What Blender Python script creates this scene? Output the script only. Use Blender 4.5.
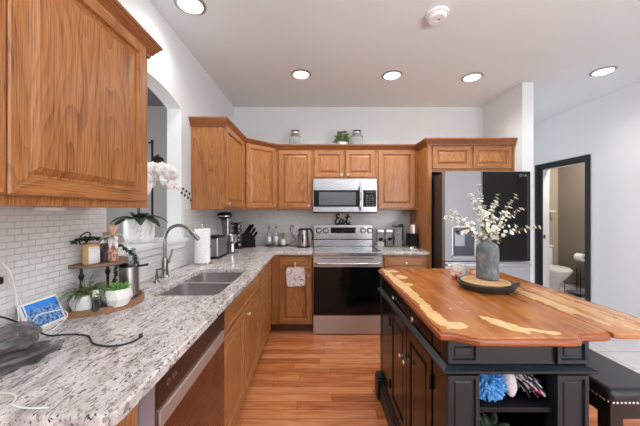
import bpy, bmesh, math, random
from mathutils import Vector, Matrix, noise
random.seed(7)
for o in list(bpy.data.objects): bpy.data.objects.remove(o)
S = bpy.context.scene
COL = S.collection
PI = math.pi

# ------------------------------------------------------------------ camera, world, light, exposure
cd = bpy.data.cameras.new('camera'); cam = bpy.data.objects.new('camera', cd); COL.objects.link(cam)
cam.location = (0, 0, 1.355); cam.rotation_euler = (PI/2, 0, 0)
cd.sensor_width = 36; cd.lens = 36*280/640
cd.shift_x = 4/640; cd.shift_y = -2/640
cd.clip_start = .02
S.camera = cam
S.view_settings.view_transform = 'Standard'; S.view_settings.look = 'None'
S.view_settings.gamma = 1; S.view_settings.use_curve_mapping = False
S.view_settings.exposure = 0.42
w = bpy.data.worlds.new('sky'); S.world = w; w.use_nodes = True
bg = w.node_tree.nodes['Background']; bg.inputs[0].default_value = (.80, .88, 1, 1); bg.inputs[1].default_value = 1.6

def area(name, loc, rot, sx, sy, power, color=(1, 1, 1)):
    l = bpy.data.lights.new(name, 'AREA'); l.shape = 'RECTANGLE'; l.size = sx; l.size_y = sy
    l.energy = power; l.color = color
    o = bpy.data.objects.new(name, l); COL.objects.link(o); o.location = loc; o.rotation_euler = rot
    return o
# daylight entering through the patio door behind the camera
area('daylight_patio_door', (2.72, -2.93, 1.2), (PI/2, 0, 0), 1.3, 2.1, 36, (1, 1, 1))
# added fill lamp behind the camera, aimed up to brighten the ceiling
area('ceiling_fill', (1.1, -.8, 1.7), (PI, 0, 0), 1.5, 1.5, 84, (.96, .99, 1))
area('side_fill', (3.40, -1.2, 1.5), (PI/2, 0, PI/2), 1.8, 1.5, 10, (.99, .99, 1))  # added soft side fill; the right wall has no window here
area('daylight_next_room', (-3.6, 1.0, 1.6), (PI/2, 0, -PI/2), 1.6, 1.5, 46, (1, .99, .98))
area('powder_room_lamp', (3.85, 3.9, 2.60), (0, 0, 0), .3, .3, 22, (1, .93, .85))

# ------------------------------------------------------------------ materials
class N:
    def __init__(s, name, rough=.5, metal=0, color=(.8, .8, .8), **kw):
        s.m = bpy.data.materials.new(name); s.m.use_nodes = True; s.t = s.m.node_tree
        s.p = s.t.nodes['Principled BSDF']
        s.p.inputs['Roughness'].default_value = rough; s.p.inputs['Metallic'].default_value = metal
        s.p.inputs['Base Color'].default_value = (*color, 1)
        for k, v in kw.items():
            s.p.inputs[k.replace('_', ' ')].default_value = v
    def n(s, typ, **kw):
        x = s.t.nodes.new(typ)
        for k, v in kw.items():
            if k.startswith('i_'):
                key = k[2:]; key = int(key) if key.isdigit() else key.replace('_', ' ')
                if isinstance(v, bpy.types.NodeSocket): s.t.links.new(v, x.inputs[key])
                else: x.inputs[key].default_value = v
            else: setattr(x, k, v)
        return x
    def l(s, a, b): s.t.links.new(a, b)
    def math(s, op, a, b=None, c=None, clamp=False):
        x = s.t.nodes.new('ShaderNodeMath'); x.operation = op; x.use_clamp = clamp
        for i, v in enumerate((a, b, c)):
            if v is None: continue
            if isinstance(v, bpy.types.NodeSocket): s.l(v, x.inputs[i])
            else: x.inputs[i].default_value = v
        return x.outputs[0]
    def coord(s, scale=(1, 1, 1), rot=(0, 0, 0), rnd=False, loc=(0, 0, 0)):
        tc = s.n('ShaderNodeTexCoord'); v = tc.outputs['Object']
        if rnd:
            oi = s.n('ShaderNodeObjectInfo')
            v = s.n('ShaderNodeVectorMath', operation='ADD', i_0=v, i_1=s.n('ShaderNodeVectorMath', operation='SCALE', i_0=(7, 5, 3), i_Scale=oi.outputs['Random']).outputs[0]).outputs[0]
        mp = s.n('ShaderNodeMapping'); s.l(v, mp.inputs[0])
        mp.inputs['Scale'].default_value = scale; mp.inputs['Rotation'].default_value = rot; mp.inputs['Location'].default_value = loc
        return mp.outputs[0]
    def noise(s, v, scale, detail=3, rough=.5, dist=0):
        x = s.n('ShaderNodeTexNoise'); s.l(v, x.inputs['Vector'])
        x.inputs['Scale'].default_value = scale; x.inputs['Detail'].default_value = detail
        x.inputs['Roughness'].default_value = rough; x.inputs['Distortion'].default_value = dist
        return x.outputs['Fac']
    def ramp(s, fac, stops, mode='LINEAR'):
        x = s.n('ShaderNodeValToRGB'); s.l(fac, x.inputs[0]); r = x.color_ramp; r.interpolation = mode
        while len(r.elements) < len(stops): r.elements.new(.5)
        for e, (p, c) in zip(r.elements, stops):
            e.position = p; e.color = (*c, 1) if len(c) == 3 else c
        return x.outputs[0]
    def mix(s, f, a, b, typ='MIX'):
        x = s.n('ShaderNodeMix', data_type='RGBA', blend_type=typ)
        for i, v in ((0, f), (6, a), (7, b)):
            if isinstance(v, bpy.types.NodeSocket): s.l(v, x.inputs[i])
            else: x.inputs[i].default_value = v if i == 0 else (*v, 1)
        return x.outputs[2]
    def base(s, c): s.l(c, s.p.inputs['Base Color'])
    def bump(s, h, st=.3, d=.002):
        b = s.n('ShaderNodeBump'); s.l(h, b.inputs['Height']); b.inputs['Strength'].default_value = st; b.inputs['Distance'].default_value = d
        s.l(b.outputs[0], s.p.inputs['Normal'])

def srgb(r, g, b):
    f = lambda c: (c/255/12.92) if c/255 <= .04045 else ((c/255+.055)/1.055)**2.4
    return (f(r), f(g), f(b))
def plain(name, rgb, rough=.5, metal=0, **kw):
    return N(name, rough, metal, srgb(*rgb), **kw).m

def speckled(name, a, b, scale=60, rough=.6, metal=0, bump=0, lo=.4, hi=.6, st=None):
    m = N(name, rough, metal); v = m.coord(rnd=True, scale=st or (1, 1, 1)); f = m.noise(v, scale, 4)
    m.base(m.ramp(f, [(lo, srgb(*a)), (hi, srgb(*b))]))
    if bump: m.bump(f, bump)
    return m.m

def wood(name, axis, light, mid, dark, rough=.35, fig=1.0, rnd=True, coat=.25):
    m = N(name, rough); m.p.inputs['Coat Weight'].default_value = coat; m.p.inputs['Coat Roughness'].default_value = .25
    sc = {'X': (.10, 1, 1), 'Y': (1, .10, 1), 'Z': (1, 1, .10)}[axis]
    v = m.coord(scale=sc, rnd=rnd)
    sc3 = {'X': (.17, 1, 1), 'Y': (1, .17, 1), 'Z': (1, 1, .17)}[axis]
    f1 = m.noise(m.coord(scale=sc3, rnd=rnd), 6.0, 1.5, .45)
    rings = m.math('FRACT', m.math('MULTIPLY', f1, 19*fig))
    tri = m.math('SUBTRACT', 1, m.math('POWER', rings, 2.2))
    sc2 = {'X': (.025, 1, 1), 'Y': (1, .025, 1), 'Z': (1, 1, .025)}[axis]
    f2 = m.noise(m.coord(scale=sc2, rnd=rnd), 300, 2, .7)
    f3 = m.noise(m.coord(scale=sc, rnd=rnd), 14, 3, .5)
    comb = m.math('ADD', m.math('MULTIPLY', tri, m.math('MULTIPLY', f2, .22)), m.math('ADD', m.math('MULTIPLY', f2, .56), m.math('MULTIPLY', f3, .22)))
    m.base(m.ramp(comb, [(.30, srgb(*dark)), (.44, srgb(*mid)), (.66, srgb(*light))]))
    m.bump(f2, .12, .001)
    return m.m

OAK = {a: wood('oak_'+a, a, (190, 133, 78), (165, 106, 57), (104, 58, 27), coat=.15) for a in 'XYZ'}
CROWNM = {a: wood('oak_molding_'+a, a, (158, 98, 54), (136, 80, 40), (98, 54, 26), coat=.2) for a in 'XY'}

def granite():
    m = N('granite', .16)
    v = m.coord(scale=(1.9, .75, 1.2), rot=(0, 0, math.radians(-46)))
    big = m.noise(v, 9, 5, .6, .5)
    c = m.ramp(big, [(.30, srgb(160, 150, 148)), (.42, srgb(200, 193, 191)), (.60, srgb(226, 222, 221)), (.72, srgb(168, 164, 166))])
    sp = m.noise(v, 44, 6, .68, .8)
    c = m.mix(m.ramp(sp, [(.535, (0, 0, 0)), (.60, (.95, .95, .95))]), c, srgb(136, 122, 120))
    sp2 = m.noise(m.coord(scale=(1.9, .7, 1.2), rot=(0, 0, math.radians(-46)), loc=(4, 2, 1)), 54, 5, .62, .6)
    c = m.mix(m.ramp(sp2, [(.590, (0, 0, 0)), (.625, (1, 1, 1))]), c, srgb(60, 50, 54))
    sp3 = m.noise(m.coord(loc=(1, 7, 1)), 120, 3, .6)
    c = m.mix(m.ramp(sp3, [(.58, (0, 0, 0)), (.70, (.7, .7, .7))]), c, srgb(150, 140, 142))
    m.base(c); return m.m
GRANITE = granite()

def floor_mat(name, cols, mortar, rough, bw=1.1, rh=.083, rot=0, contrast=True, msize=.0012):
    m = N(name, rough)
    v = m.coord(rot=(0, 0, rot))
    sx_ = m.n('ShaderNodeSeparateXYZ', i_0=v); row = m.math('FLOOR', m.math('DIVIDE', sx_.outputs[1], rh))
    wn = m.n('ShaderNodeTexWhiteNoise', noise_dimensions='1D', i_1=row).outputs['Value']
    v = m.n('ShaderNodeCombineXYZ', i_0=m.math('ADD', sx_.outputs[0], m.math('MULTIPLY', wn, 5.0)), i_1=sx_.outputs[1]).outputs[0]
    br = m.n('ShaderNodeTexBrick'); m.l(v, br.inputs['Vector'])
    br.offset = 0; br.offset_frequency = 2; br.squash = 1
    br.inputs['Scale'].default_value = 1; br.inputs['Brick Width'].default_value = bw; br.inputs['Row Height'].default_value = rh
    br.inputs['Mortar Size'].default_value = msize; br.inputs['Mortar Smooth'].default_value = .1; br.inputs['Bias'].default_value = 0
    br.inputs['Color1'].default_value = (0, 0, 0, 1); br.inputs['Color2'].default_value = (1, 1, 1, 1); br.inputs['Mortar'].default_value = (.5, .5, .5, 1)
    pl = br.outputs['Color']
    off = m.n('ShaderNodeVectorMath', operation='ADD', i_0=v, i_1=m.n('ShaderNodeVectorMath', operation='SCALE', i_0=pl, i_Scale=9.0).outputs[0]).outputs[0]
    st = m.n('ShaderNodeVectorMath', operation='MULTIPLY', i_0=off, i_1=(.09, 1, 1)).outputs[0]
    f1 = m.noise(st, 9, 3, .5); tri = m.math('ABSOLUTE', m.math('SUBTRACT', m.math('MULTIPLY', m.math('FRACT', m.math('MULTIPLY', f1, 9)), 2), 1))
    f2 = m.noise(st, 60, 3, .6)
    comb = m.math('ADD', m.math('MULTIPLY', tri, .22), m.math('ADD', m.math('MULTIPLY', f2, .42), m.math('MULTIPLY', pl, .36)))
    c = m.ramp(comb, [(.22, srgb(*cols[0])), (.5, srgb(*cols[1])), (.8, srgb(*cols[2]))])
    m.base(m.mix(br.outputs['Fac'], c, srgb(*mortar)))
    m.bump(m.math('SUBTRACT', 1, br.outputs['Fac']), .25, .001)
    return m.m
FLOOR = floor_mat('oak_floor', [(156, 86, 48), (192, 116, 70), (220, 152, 104)], (96, 52, 28), .24)
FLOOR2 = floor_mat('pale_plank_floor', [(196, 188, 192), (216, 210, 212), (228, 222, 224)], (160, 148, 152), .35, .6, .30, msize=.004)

def tile(name, axis):
    m = N(name, .22)
    tc = m.n('ShaderNodeTexCoord'); sp = m.n('ShaderNodeSeparateXYZ'); m.l(tc.outputs['Object'], sp.inputs[0])
    cb = m.n('ShaderNodeCombineXYZ'); m.l(sp.outputs[1 if axis == 'Y' else 0], cb.inputs[0]); m.l(sp.outputs[2], cb.inputs[1])
    br = m.n('ShaderNodeTexBrick'); m.l(cb.outputs[0], br.inputs['Vector'])
    br.offset = .5; br.inputs['Scale'].default_value = 1; br.inputs['Brick Width'].default_value = .05; br.inputs['Row Height'].default_value = .0235
    br.inputs['Mortar Size'].default_value = .0011; br.inputs['Mortar Smooth'].default_value = .6
    br.inputs['Color1'].default_value = (*srgb(222, 222, 221), 1); br.inputs['Color2'].default_value = (*srgb(230, 230, 228), 1); br.inputs['Mortar'].default_value = (*srgb(217, 217, 217), 1)
    m.base(br.outputs['Color'])
    h = m.math('ADD', m.math('MULTIPLY', br.outputs['Fac'], -1), m.math('MULTIPLY', m.n('ShaderNodeSeparateColor', i_0=br.outputs['Color']).outputs[0], 6))
    m.bump(h, .9, .003)
    return m.m
TILE_L = tile('tile_side', 'Y'); TILE_B = tile('tile_rear', 'X')

def steel(name, rgb=(180, 180, 183), rough=.27, axis='X'):
    m = N(name, rough, 1.0, srgb(*rgb))
    sc = {'X': (.02, 1, 1), 'Z': (1, 1, .02), 'Y': (1, .02, 1)}[axis]
    f = m.noise(m.coord(scale=sc), 260, 2)
    m.l(m.math('ADD', m.math('MULTIPLY', f, .14), rough-.07), m.p.inputs['Roughness'])
    return m.m
STEEL = steel('stainless'); STEELV = steel('stainless_vertical', (176, 176, 180), .30, 'Z')
STEEL_D = steel('dark_stainless', (140, 116, 106), .26, 'Y')
SINK = steel('sink_steel', (176, 172, 172), .42, 'Y'); SINK.node_tree.nodes['Principled BSDF'].inputs['Metallic'].default_value = .75
CHROME = plain('chrome', (214, 214, 216), .10, 1)
NICKEL = plain('satin_nickel', (205, 200, 192), .28, 1)
FAUCET = plain('faucet_nickel', (150, 150, 152), .22, 1)
BLACKGLASS = plain('black_glass', (12, 13, 15), .05, 0, Specular_IOR_Level=.26)
BLACKP = plain('black_plastic', (20, 20, 22), .42)
BLACKM = plain('black_metal', (26, 26, 28), .42, .3)
GREYP = plain('grey_plastic', (110, 112, 116), .4)
WHITEP = plain('white_plastic', (236, 236, 234), .35)
def paint(name, rgb, rough=.6):
    m = N(name, rough, 0, srgb(*rgb)); f = m.noise(m.coord(), 260, 2); m.bump(f, .05, .001); return m.m
WALLM = paint('wall_paint', (222, 226, 228)); CEILM = paint('ceiling_paint', (228, 233, 236), .8)
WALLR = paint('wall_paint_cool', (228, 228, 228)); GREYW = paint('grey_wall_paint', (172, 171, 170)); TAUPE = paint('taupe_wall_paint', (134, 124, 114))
TRIMW = plain('white_trim', (228, 228, 228), .35); TRIMB = plain('charcoal_trim', (32, 32, 34), .55, 0, Specular_IOR_Level=.3)
CERAMIC = plain('white_ceramic', (238, 236, 232), .12); PAPER = speckled('paper', (236, 236, 236), (246, 246, 246), 90, .9, bump=.3)
LEATHER = speckled('black_leather', (30, 30, 32), (40, 40, 43), 220, .30, bump=.25)
ISL = plain('island_charcoal_paint', (24, 34, 41), .36); ISL_SHADE = plain('island_paint_shaded', (17, 18, 20), .5, 0, Specular_IOR_Level=.3); ISL_G = plain('island_gloss_black', (20, 18, 18), .18, 0, Specular_IOR_Level=.4)  # inside copy of the island paint, darkened to carry the shelf shade
DARKW = wood('espresso_wood', 'Z', (58, 38, 32), (44, 29, 26), (30, 20, 18), .4)
TOEK = wood('toe_kick_brown', 'X', (104, 62, 40), (88, 52, 34), (64, 38, 26), .5)
GREYWOOD = wood('grey_brown_wood', 'Y', (150, 122, 98), (122, 96, 76), (88, 68, 54), .55, coat=0)
LIGHTWOOD = wood('pale_wood', 'Z', (214, 178, 132), (196, 156, 108), (168, 126, 84), .5, coat=0)
LEAF = speckled('leaf_green', (44, 74, 36), (92, 124, 60), 30, .5); LEAFD = speckled('leaf_dark', (26, 40, 26), (54, 74, 46), 25, .35)
LEAFG = speckled('leaf_bright', (60, 126, 44), (122, 176, 78), 40, .5); LEAFY = speckled('leaf_yellow_green', (120, 130, 70), (172, 172, 110), 40, .6)
STEM = plain('stem_brown', (96, 78, 52), .7); STEMG = plain('stem_green', (84, 100, 56), .6)
PETAL = plain('white_petal', (246, 242, 238), .55, Subsurface_Weight=.15)
PINKP = plain('pink_throat', (236, 206, 196), .5); CREAMP = plain('cream_petal', (248, 247, 236), .6)
def glass(name, rgb=(246, 248, 248), rough=.03, tr=.92):
    return N(name, rough, 0, srgb(*rgb), Transmission_Weight=tr, IOR=1.14).m
COOKTOP = plain('cooktop_glass', (62, 64, 67), .10, 0, Coat_Weight=.6)
STEEL_L = steel('soft_stainless', (190, 184, 184), .34); STEEL_L.node_tree.nodes['Principled BSDF'].inputs['Metallic'].default_value = .65
BLACKD = plain('deep_black', (9, 9, 10), .45, 0, Specular_IOR_Level=.15)
GLASS = glass('clear_glass'); GLASSD = glass('smoky_glass', (150, 150, 155), .05, .85)
def emit(name, rgb, st):
    m = N(name, .4, 0, (0, 0, 0)); m.p.inputs['Emission Color'].default_value = (*srgb(*rgb), 1); m.p.inputs['Emission Strength'].default_value = st; return m.m
LAMP = emit('lamp_diffuser', (255, 250, 242), 9)

# ------------------------------------------------------------------ mesh building
class B:
    """collects shapes given in world metres and links them as one mesh object"""
    def __init__(s): s.bm = bmesh.new(); s.mi = 0
    def face(s, vs, mi=None):
        try:
            f = s.bm.faces.new(vs); f.material_index = s.mi if mi is None else mi; return f
        except ValueError: return None
    def merge(s, other):
        me = bpy.data.meshes.new('tmp'); other.to_mesh(me); n0 = len(s.bm.faces); s.bm.from_mesh(me); bpy.data.meshes.remove(me); other.free()
        s.bm.faces.ensure_lookup_table()
        for f in s.bm.faces[n0:]: f.material_index = s.mi
    def box(s, x0, x1, y0, y1, z0, z1, bev=0, seg=2, M=None):
        b = bmesh.new(); bmesh.ops.create_cube(b, size=1)
        bmesh.ops.scale(b, vec=(abs(x1-x0), abs(y1-y0), abs(z1-z0)), verts=b.verts)
        bmesh.ops.translate(b, vec=((x0+x1)/2, (y0+y1)/2, (z0+z1)/2), verts=b.verts)
        if bev: bmesh.ops.bevel(b, geom=b.edges[:], offset=bev, segments=seg, affect='EDGES', profile=.5)
        if M: bmesh.ops.transform(b, matrix=M, verts=b.verts)
        s.merge(b); return s
    def lathe(s, prof, c=(0, 0, 0), n=32, axis='Z', M=None, cap=True):
        b = bmesh.new(); rings = []
        for r, z in prof:
            rings.append([b.verts.new((max(r, 1e-5)*math.cos(2*PI*i/n), max(r, 1e-5)*math.sin(2*PI*i/n), z)) for i in range(n)])
        for a, d in zip(rings, rings[1:]):
            for i in range(n): b.faces.new((a[i], a[(i+1) % n], d[(i+1) % n], d[i]))
        if cap:
            if prof[0][0] > 1e-4: b.faces.new(rings[0][::-1])
            if prof[-1][0] > 1e-4: b.faces.new(rings[-1])
        bmesh.ops.remove_doubles(b, verts=b.verts, dist=2e-5)
        R = Matrix.Identity(4)
        if axis == 'X': R = Matrix.Rotation(PI/2, 4, 'Y')
        if axis == 'Y': R = Matrix.Rotation(-PI/2, 4, 'X')
        if axis == '-Y': R = Matrix.Rotation(PI/2, 4, 'X')
        T = Matrix.Translation(c)
        bmesh.ops.transform(b, matrix=(M if M else T @ R), verts=b.verts)
        bmesh.ops.recalc_face_normals(b, faces=b.faces[:])
        s.merge(b); return s
    def cyl(s, c, r, h, n=24, axis='Z', bev=0, r2=None):
        r2 = r if r2 is None else r2
        p = [(0, 0), (r-bev, 0), (r, bev), (r2, h-bev), (r2-bev, h), (0, h)] if bev else [(0, 0), (r, 0), (r2, h), (0, h)]
        return s.lathe(p, c, n, axis, cap=False)
    def tube(s, pts, r, n=8, closed=False, cap=True):
        pts = [Vector(p) for p in pts]; rr = r if isinstance(r, (list, tuple)) else [r]*len(pts)
        b = bmesh.new(); rings = []; N_ = len(pts); up = None
        for i, p in enumerate(pts):
            if closed: t = pts[(i+1) % N_]-pts[i-1]
            else: t = pts[min(i+1, N_-1)]-pts[max(i-1, 0)]
            t.normalize()
            if up is None:
                up = Vector((0, 0, 1)) if abs(t.z) < .9 else Vector((1, 0, 0))
            u = up-t*up.dot(t)
            if u.length < 1e-6: u = t.orthogonal()
            u.normalize(); up = u; v = t.cross(u)
            rings.append([b.verts.new(p+(u*math.cos(2*PI*k/n)+v*math.sin(2*PI*k/n))*rr[i]) for k in range(n)])
        pr = list(zip(rings, rings[1:]))+([(rings[-1], rings[0])] if closed else [])
        for a, d in pr:
            for k in range(n): b.faces.new((a[k], a[(k+1) % n], d[(k+1) % n], d[k]))
        if cap and not closed: b.faces.new(rings[0][::-1]); b.faces.new(rings[-1])
        bmesh.ops.recalc_face_normals(b, faces=b.faces[:])
        s.merge(b); return s
    def prism(s, poly, z0, z1, bev=0, seg=3, M=None, top_only=False):
        b = bmesh.new(); lo = [b.verts.new((x, y, z0)) for x, y in poly]; hi = [b.verts.new((x, y, z1)) for x, y in poly]
        b.faces.new(lo[::-1]); b.faces.new(hi); n = len(poly)
        for i in range(n): b.faces.new((lo[i], lo[(i+1) % n], hi[(i+1) % n], hi[i]))
        bmesh.ops.recalc_face_normals(b, faces=b.faces[:])
        if bev:
            es = [e for e in b.edges if abs(e.verts[0].co.z-e.verts[1].co.z) < 1e-6 and (not top_only or e.verts[0].co.z > (z0+z1)/2)]
            bmesh.ops.bevel(b, geom=es, offset=bev, segments=seg, affect='EDGES', profile=.5)
        if M: bmesh.ops.transform(b, matrix=M, verts=b.verts)
        s.merge(b); return s
    def panel(s, o, u, v, n, w, h, levels, hm=1):
        """nested rectangles: levels = (inset, height along n); ring between level 1 and 2 gets the horizontal grain on its top and bottom"""
        o, u, v, n = map(Vector, (o, u, v, n)); prev = None
        for k, (ins, d) in enumerate(levels):
            r = [s.bm.verts.new(o+u*x+v*y+n*d) for x, y in ((ins, ins), (w-ins, ins), (w-ins, h-ins), (ins, h-ins))]
            if prev:
                for i in range(4):
                    s.face((prev[i], prev[(i+1) % 4], r[(i+1) % 4], r[i]), hm if (i in (0, 2) and k in (2, 3)) else 0)
            prev = r
        s.face(prev, 0)
        return s
    def raw(s, verts, faces):
        vs = [s.bm.verts.new(v) for v in verts]
        for f in faces: s.face([vs[i] for i in f])
        return s
    def sphere(s, c, r, sc=(1, 1, 1), seg=16, rot=None):
        b = bmesh.new(); bmesh.ops.create_uvsphere(b, u_segments=seg, v_segments=max(6, seg*2//3), radius=r)
        bmesh.ops.scale(b, vec=sc, verts=b.verts)
        if rot: bmesh.ops.transform(b, matrix=rot, verts=b.verts)
        bmesh.ops.translate(b, vec=c, verts=b.verts); s.merge(b); return s
    def leaf(s, base, d, length, width, curl=.3, up=(0, 0, 1), seg=5, fold=.15):
        base = Vector(base); d = Vector(d).normalized(); up = Vector(up)
        side = d.cross(up)
        if side.length < 1e-3: side = d.orthogonal()
        side.normalize(); nn = side.cross(d).normalized(); rows = []
        for i in range(seg+1):
            t = i/seg; wd = width*.5*math.sin(PI*min(1, t*.92+.06))**.8
            p = base+d*length*t*(1-.15*curl*t)-Vector((0, 0, 1))*curl*length*t*t
            rows.append([s.bm.verts.new(p-side*wd+nn*wd*fold*2), s.bm.verts.new(p), s.bm.verts.new(p+side*wd+nn*wd*fold*2)])
        for a, b_ in zip(rows, rows[1:]):
            s.face((a[0], a[1], b_[1], b_[0])); s.face((a[1], a[2], b_[2], b_[1]))
        return s
    def build(s, name, mat, parent=None, world=True, smooth=True, angle=35, origin=None, solid=0):
        bmesh.ops.recalc_face_normals(s.bm, faces=s.bm.faces[:]) if False else None
        if parent is not None: org = Vector(parent.get('_org', (0, 0, 0))) if world else Vector((0, 0, 0))
        elif origin is not None: org = Vector(origin)
        elif world:
            xs = [v.co for v in s.bm.verts]
            org = Vector(((min(c.x for c in xs)+max(c.x for c in xs))/2, (min(c.y for c in xs)+max(c.y for c in xs))/2, min(c.z for c in xs)))
        else: org = Vector((0, 0, 0))
        bmesh.ops.translate(s.bm, vec=-org, verts=s.bm.verts)
        me = bpy.data.meshes.new(name); s.bm.to_mesh(me); s.bm.free()
        o = bpy.data.objects.new(name, me); COL.objects.link(o)
        for mm in (mat if isinstance(mat, (list, tuple)) else [mat]): me.materials.append(mm)
        if smooth:
            me.shade_smooth(); me.set_sharp_from_angle(angle=math.radians(angle))
        wn = o.modifiers.new('weighted_normals', 'WEIGHTED_NORMAL'); wn.keep_sharp = True; wn.weight = 80
        if solid:
            md = o.modifiers.new('thickness', 'SOLIDIFY'); md.thickness = solid; md.offset = 0
        if parent is not None: o.parent = parent
        else: o.location = org
        o['_org'] = tuple(org)
        return o

def thing(name, label, cat, loc, rz=0, group=None):
    o = bpy.data.objects.new(name, None); COL.objects.link(o); o.location = loc; o.rotation_euler = (0, 0, rz)
    o['label'] = label; o['category'] = cat; o['_org'] = tuple(loc); o.empty_display_size = .1
    if group: o['group'] = group
    return o
def tag(o, label, cat, group=None, kind=None):
    o['label'] = label; o['category'] = cat
    if group: o['group'] = group
    if kind: o['kind'] = kind
    return o
def struct(name, b, m, label=None, cat=None, **kw):
    o = b.build(name, m, origin=(0, 0, 0), **kw); o['kind'] = 'structure'
    if label: o['label'] = label
    if cat: o['category'] = cat
    return o
def dup(root, loc, rz=None, label=None, group=None):
    r = root.copy(); COL.objects.link(r); r.location = loc
    if rz is not None: r.rotation_euler = (0, 0, rz)
    if label: r['label'] = label
    if group: r['group'] = group
    def rec(a, b_):
        for ch in [c for c in bpy.data.objects if c.parent == a]:
            c = ch.copy(); COL.objects.link(c); c.parent = b_; rec(ch, c)
    rec(root, r)
    return r
def sweep(b, prof, path, closed=False):
    """mitred sweep of a (out, z) profile along a 2-D path, out = right-hand side"""
    P = [Vector(p) for p in path]; rows = []
    for i, p in enumerate(P):
        ns = []
        if i > 0 or closed: d = (P[i]-P[i-1]).normalized(); ns.append(Vector((d.y, -d.x)))
        if i < len(P)-1 or closed: d = (P[(i+1) % len(P)]-P[i]).normalized(); ns.append(Vector((d.y, -d.x)))
        n = sum(ns, Vector((0, 0)))
        n = n/n.length; k = 1/max(.3, n.dot(ns[0]))
        rows.append([b.bm.verts.new((p.x+n.x*k*o_, p.y+n.y*k*o_, z)) for o_, z in prof])
    m = len(prof)
    pairs = list(zip(rows, rows[1:]))+([(rows[-1], rows[0])] if closed else [])
    for a, c in pairs:
        for j in range(m): b.face((a[j], c[j], c[(j+1) % m], a[(j+1) % m]))
    if not closed: b.face(rows[0]); b.face(rows[-1][::-1])
    bmesh.ops.recalc_face_normals(b.bm, faces=b.bm.faces[:])
    return b
def text_mesh(name, txt, size, M, mat, parent, depth=.0008):
    c = bpy.data.curves.new(name, 'FONT'); c.body = txt; c.size = size; c.extrude = depth; c.align_x = 'CENTER'; c.align_y = 'CENTER'
    t = bpy.data.objects.new(name, c); COL.objects.link(t)
    bpy.context.view_layer.update()
    me = bpy.data.meshes.new_from_object(t.evaluated_get(bpy.context.evaluated_depsgraph_get()))
    bpy.data.objects.remove(t); me.transform(M); me.name = name
    me.transform(Matrix.Translation(-Vector(parent['_org'])))
    me.materials.clear(); me.materials.append(mat)
    o = bpy.data.objects.new(name, me); COL.objects.link(o); o.parent = parent; return o
def bez(p0, p1, p2, p3, n=12):
    p0, p1, p2, p3 = map(Vector, (p0, p1, p2, p3)); out = []
    for i in range(n+1):
        t = i/n; out.append(p0*(1-t)**3+p1*3*t*(1-t)**2+p2*3*t*t*(1-t)+p3*t**3)
    return out
def spline(pts, k=6):
    P = [Vector(p) for p in pts]; out = []
    for i in range(len(P)-1):
        a, b_, c, d = P[max(i-1, 0)], P[i], P[i+1], P[min(i+2, len(P)-1)]
        for j in range(k):
            t = j/k; out.append(.5*((2*b_)+(c-a)*t+(2*a-5*b_+4*c-d)*t*t+(3*b_-a-3*c+d)*t**3))
    out.append(P[-1]); return out

# ================================================================== THE ROOM
XL, XR, YB, H = -1.085, 3.45, 3.70, 2.73
struct('floor', B().box(-1.3, 2.27, -3.1, 4.7, -.05, 0), FLOOR, smooth=False)
struct('floor_right', B().box(2.27, 5.2, -3.1, 5.3, -.05, 0), FLOOR2, smooth=False)  # paler planks right of the refrigerator wall
struct('ceiling', B().box(-1.3, 4.7, -3.1, 5.3, H, H+.08), CEILM, smooth=False)
# left wall with the arched pass-through (Y 1.45 - 2.255, sill 1.12)
def left_wall():
    b = B(); x0, x1 = XL-.115, XL
    b.box(x0, x1, -3.1, 1.45, 0, H); b.box(x0, x1, 2.255, YB, 0, H); b.box(x0, x1, 1.45, 2.255, 0, 1.10)
    ys = [1.45+(2.255-1.45)*i/24 for i in range(25)]
    poly = [(y, 2.25-.45*(y-1.8525)**2) for y in ys]+[(2.255, H), (1.45, H)]
    M = Matrix(((0, 0, 1, 0), (1, 0, 0, 0), (0, 1, 0, 0), (0, 0, 0, 1)))
    b.prism(poly, x0, x1, M=M)
    return b
struct('wall_left', left_wall(), WALLM, smooth=False)
struct('wall_far', B().box(-4.6, 2.33, YB, YB+.12, 0, H), WALLM, smooth=False)
struct('wall_fridge_side', B().box(2.21, 2.33, 3.0, YB, 0, H), WALLM, smooth=False)
# right wall with the powder room doorway (Y 3.575 - 4.335, 2.01 high)
DY0, DY1, DH = 3.575, 4.335, 2.01
b = B(); b.box(XR, XR+.14, -3.1, DY0, 0, H).box(XR, XR+.14, DY1, 5.2, 0, H).box(XR, XR+.14, DY0, DY1, DH, H)
struct('wall_right', b, WALLR, smooth=False)
struct('wall_hall', B().box(2.33, XR, 4.62, 4.74, 0, H), WALLM, smooth=False)
# rear wall behind the camera with the patio door opening, mostly glass
b = B(); b.box(-1.3, 2.0, -3.1, -3.0, 0, H).box(3.43, 3.6, -3.1, -3.0, 0, H).box(2.0, 3.43, -3.1, -3.0, 2.25, H)
struct('wall_rear', b, WALLM, smooth=False)
b = B()
for x in (2.0, 2.69, 3.38): b.box(x, x+.05, -3.08, -3.02, 0, 2.25)
b.box(2.0, 3.43, -3.08, -3.02, 0, .06).box(2.0, 3.43, -3.08, -3.02, 2.19, 2.25)
struct('door_2', b, TRIMW, smooth=False)
# next room seen through the arch
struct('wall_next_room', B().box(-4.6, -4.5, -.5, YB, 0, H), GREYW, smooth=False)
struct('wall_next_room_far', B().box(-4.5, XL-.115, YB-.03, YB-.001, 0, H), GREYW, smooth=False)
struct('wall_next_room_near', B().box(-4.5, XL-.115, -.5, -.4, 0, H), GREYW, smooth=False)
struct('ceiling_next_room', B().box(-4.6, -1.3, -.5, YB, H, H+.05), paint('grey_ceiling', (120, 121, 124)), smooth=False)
struct('floor_next_room', B().box(-4.6, -1.3, -.5, YB, -.05, 0), FLOOR2, smooth=False)
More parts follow.
